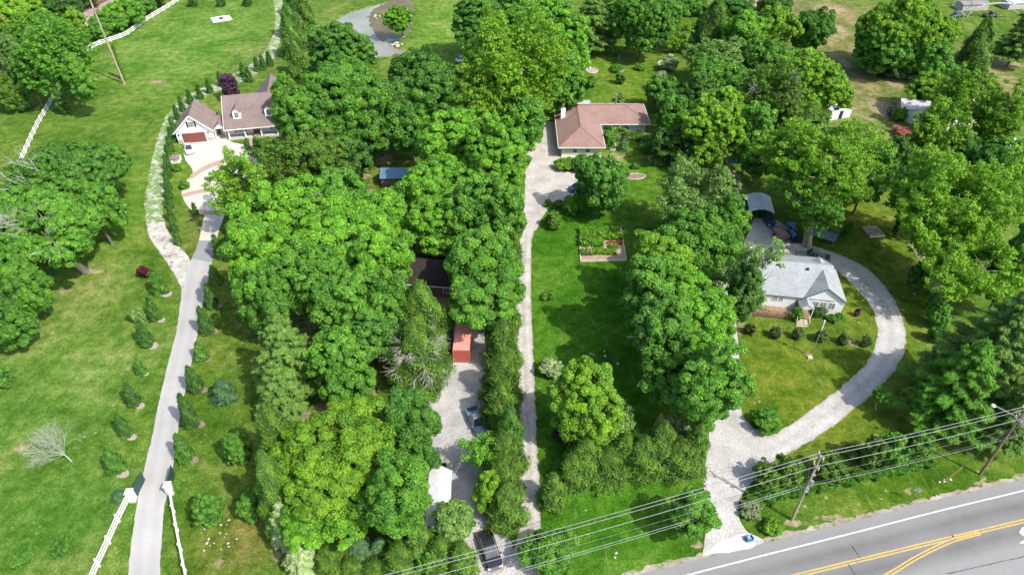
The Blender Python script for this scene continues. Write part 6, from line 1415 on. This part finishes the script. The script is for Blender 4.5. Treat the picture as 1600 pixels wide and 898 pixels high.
# upper right
g = 'trees around the neighbour sheds'
T(B, 1418, 44, 78, 50, 'yellow', 'massive round tree in the neighbour field', 2, group=g, nl=18, clump=1.2)
T(B, 1380, 75, 44, 34, 'mid', 'shaded side tree of the massive one', 1, group=g)
T(B, 1450, 88, 40, 30, 'mid', 'lower side tree of the massive one', 1, group=g)
T(CE, 1522, 72, 30, 46, 'olive', 'olive cedar before the parked dark car', group=g)
for i, (x, y) in enumerate([(1370,100),(1400,108),(1432,112),(1463,108),(1485,112)]):
    T(S_, x, y, 20, 13, 'blue', ['first','second','third','fourth','last'][i]+' blue-green bush skirting the massive round tree', 0, group='bushes skirting the massive tree')
T(PI_, 1590, 48, 34, 48, 'pine', 'spreading pine at the upper corner', group=g)
T(B, 1452, 138, 32, 26, 'yellow', 'small yellow tree beside the grey shed', 1.5, group=g)
T(A_, 1470, 200, 44, 46, 'yellow', 'airy yellow tree over the white roofs', 3, group=g)
T(A_, 1510, 150, 46, 44, 'yellow', 'airy yellow tree behind the white roofs', 3, group=g)
T(A_, 1560, 185, 50, 56, 'yellow', 'airy yellow tree nearest the picture edge', 3, group=g)
T(B, 1500, 235, 40, 30, 'dark', 'dark tree below the white roofs', 1.5, group=g)
T(B, 1420, 235, 30, 26, 'olive', 'olive tree under the rusty bush', 1, group=g)
T(B, 1565, 250, 44, 34, 'mid', 'green tree with the bare leaning limb', 1.5, group=g, dead=1)
T(S_, 1412, 205, 14, 8, 'rust', 'rusty orange blooming bush by the shed', 0)
T(S_, 1405, 178, 12, 9, 'mid', 'green bush between blue car and grey shed', 0)
# small things on the cottage side
T(B, 1378, 617, 14, 14, 'mid', 'small tree with short pale trunk by the loop drive', 1.6, base=(1368,640), bark='pale_bark')
T(S_, 1199, 657, 19, 18, 'mid', 'white-flowered bush in the corner of the cottage lawn', 0)
for i, (x, y) in enumerate([(1173,514),(1212,519),(1247,521),(1284,524),(1318,529),(1355,532)]):
    T(S_, x, y, 8, 8.5, 'rose', ['first','second','third','fourth','fifth','last'][i]+' rose bush counted from the wooden deck side', 0, name='rose_bush', group='rose bushes in a row before the cottage')
T(S_, 1245, 490, 9, 10, 'mid', 'shrub between deck and cottage steps', 0); T(S_, 1280, 486, 12, 9, 'rose', 'reddish bush beside the cottage steps', 0)
T(S_, 1300, 497, 9, 5, 'dark', 'low hedge bush under the cottage triple window', 0); T(S_, 1311, 494, 6, 5, 'mid', 'low hedge bush at the cottage corner', 0)
T(S_, 1340, 488, 4, 5, 'purple', 'tiny dark plant on the cottage side lawn', 0)
T(S_, 1325, 358, 8, 11, 'dark', 'thin shrub behind the trampoline', 0)
# roadside shrubs
g = 'shrub trees between the loop drive and the road'
for (x, y, rx, ry, tt), d in zip([(1200,742,20,20,'olive'),(1232,734,22,24,'olive'),(1300,728,22,22,'olive'),(1364,704,20,24,'olive'),(1398,702,22,26,'mid'),(1440,692,20,18,'dark'),(1332,704,12,11,'olive')],
        ['nearest the gravel throat','beside the near utility pole','between pole and guy wire','in the middle of the belt','tallest of the belt','under the big pine','small dark one behind']):
    T(B, x, y, rx, ry, tt, 'roadside shrub tree, '+d, 0.3, gap=0.35, clump=0.6, name='roadside_shrub', cat='shrub', group=g)
g = 'low hedge bushes along the highway verge'
for i in range(14):
    t = i/13; T(S_, 1180+t*270, 780-t*62+(i % 2)*3, 12, 6.5, ['mid','dark'][i % 2], ords[i]+' low bush of the verge hedge counted from the gravel throat', 0, name='hedge_bush', group=g)
T(S_, 1173, 795, 15, 13, 'flower', 'white blossoming bush beside the gravel throat', 0)
T(S_, 1208, 822, 16, 13, 'yellow', 'yellow-green bush at the foot of the near pole', 0)
T(B, 1084, 800, 34, 38, 'mid', 'single rounded tree on the verge beside the throat', 0.6)
T(B, 856, 862, 42, 36, 'mid', 'single rounded tree at the foot of the long gravel drive', 0.8)
g = 'cedar hedge on the ranch lawn by the road'
T(CE, 862, 768, 20, 28, 'olive', 'ball-shaped cedar at the end of the lawn hedge', group=g)
for (x, y, rx, ry), d in zip([(892,736,26,28),(914,716,30,34),(946,728,34,32),(974,706,26,30),(1004,712,34,34),(1030,696,28,38),(1058,714,34,32),(1086,690,20,30)],
        ['next to the ball-shaped one','below the bright lawn maple','third from the ball-shaped one','fourth from the ball-shaped one','below the reeds','fullest of the row','last but one before the gravel throat','nearest the gravel throat']):
    T(CE, x, y, rx, ry, 'olive', 'hedge cedar on the lawn, '+d, group=g)
T(B, 915, 628, 54, 62, 'yellow', 'bright lawn maple beside the long gravel drive', 1.8, clump=0.85, nl=14)
T(A_, 962, 650, 30, 34, 'grey', 'soft pale tree leaning beside the bright lawn maple', 1.5)
T(S_, 876, 676, 12, 12, 'purple', 'brownish bush under the bright lawn maple', 0)
T(S_, 862, 574, 16, 15, 'silver', 'round ornamental grass tuft on the big lawn', 0, name='ornamental_grass', cat='ornamental grass', leafk=0.7)
for i, x in enumerate((1030, 1043, 1056, 1068)):
    T(CE, x, 664+i*3, 9, 17, 'silver', ['first','second','third','last'][i]+' clump of tall pale reeds behind the lawn hedge', name='reed_clump', cat='reeds', group='pale reeds behind the lawn hedge')
T(S_, 1120, 548, 10, 14, 'dark', 'shrub at the edge of the stony path', 0)
T(B, 1128, 400, 30, 24, 'mid', 'low tree over the gravel yard', 1)
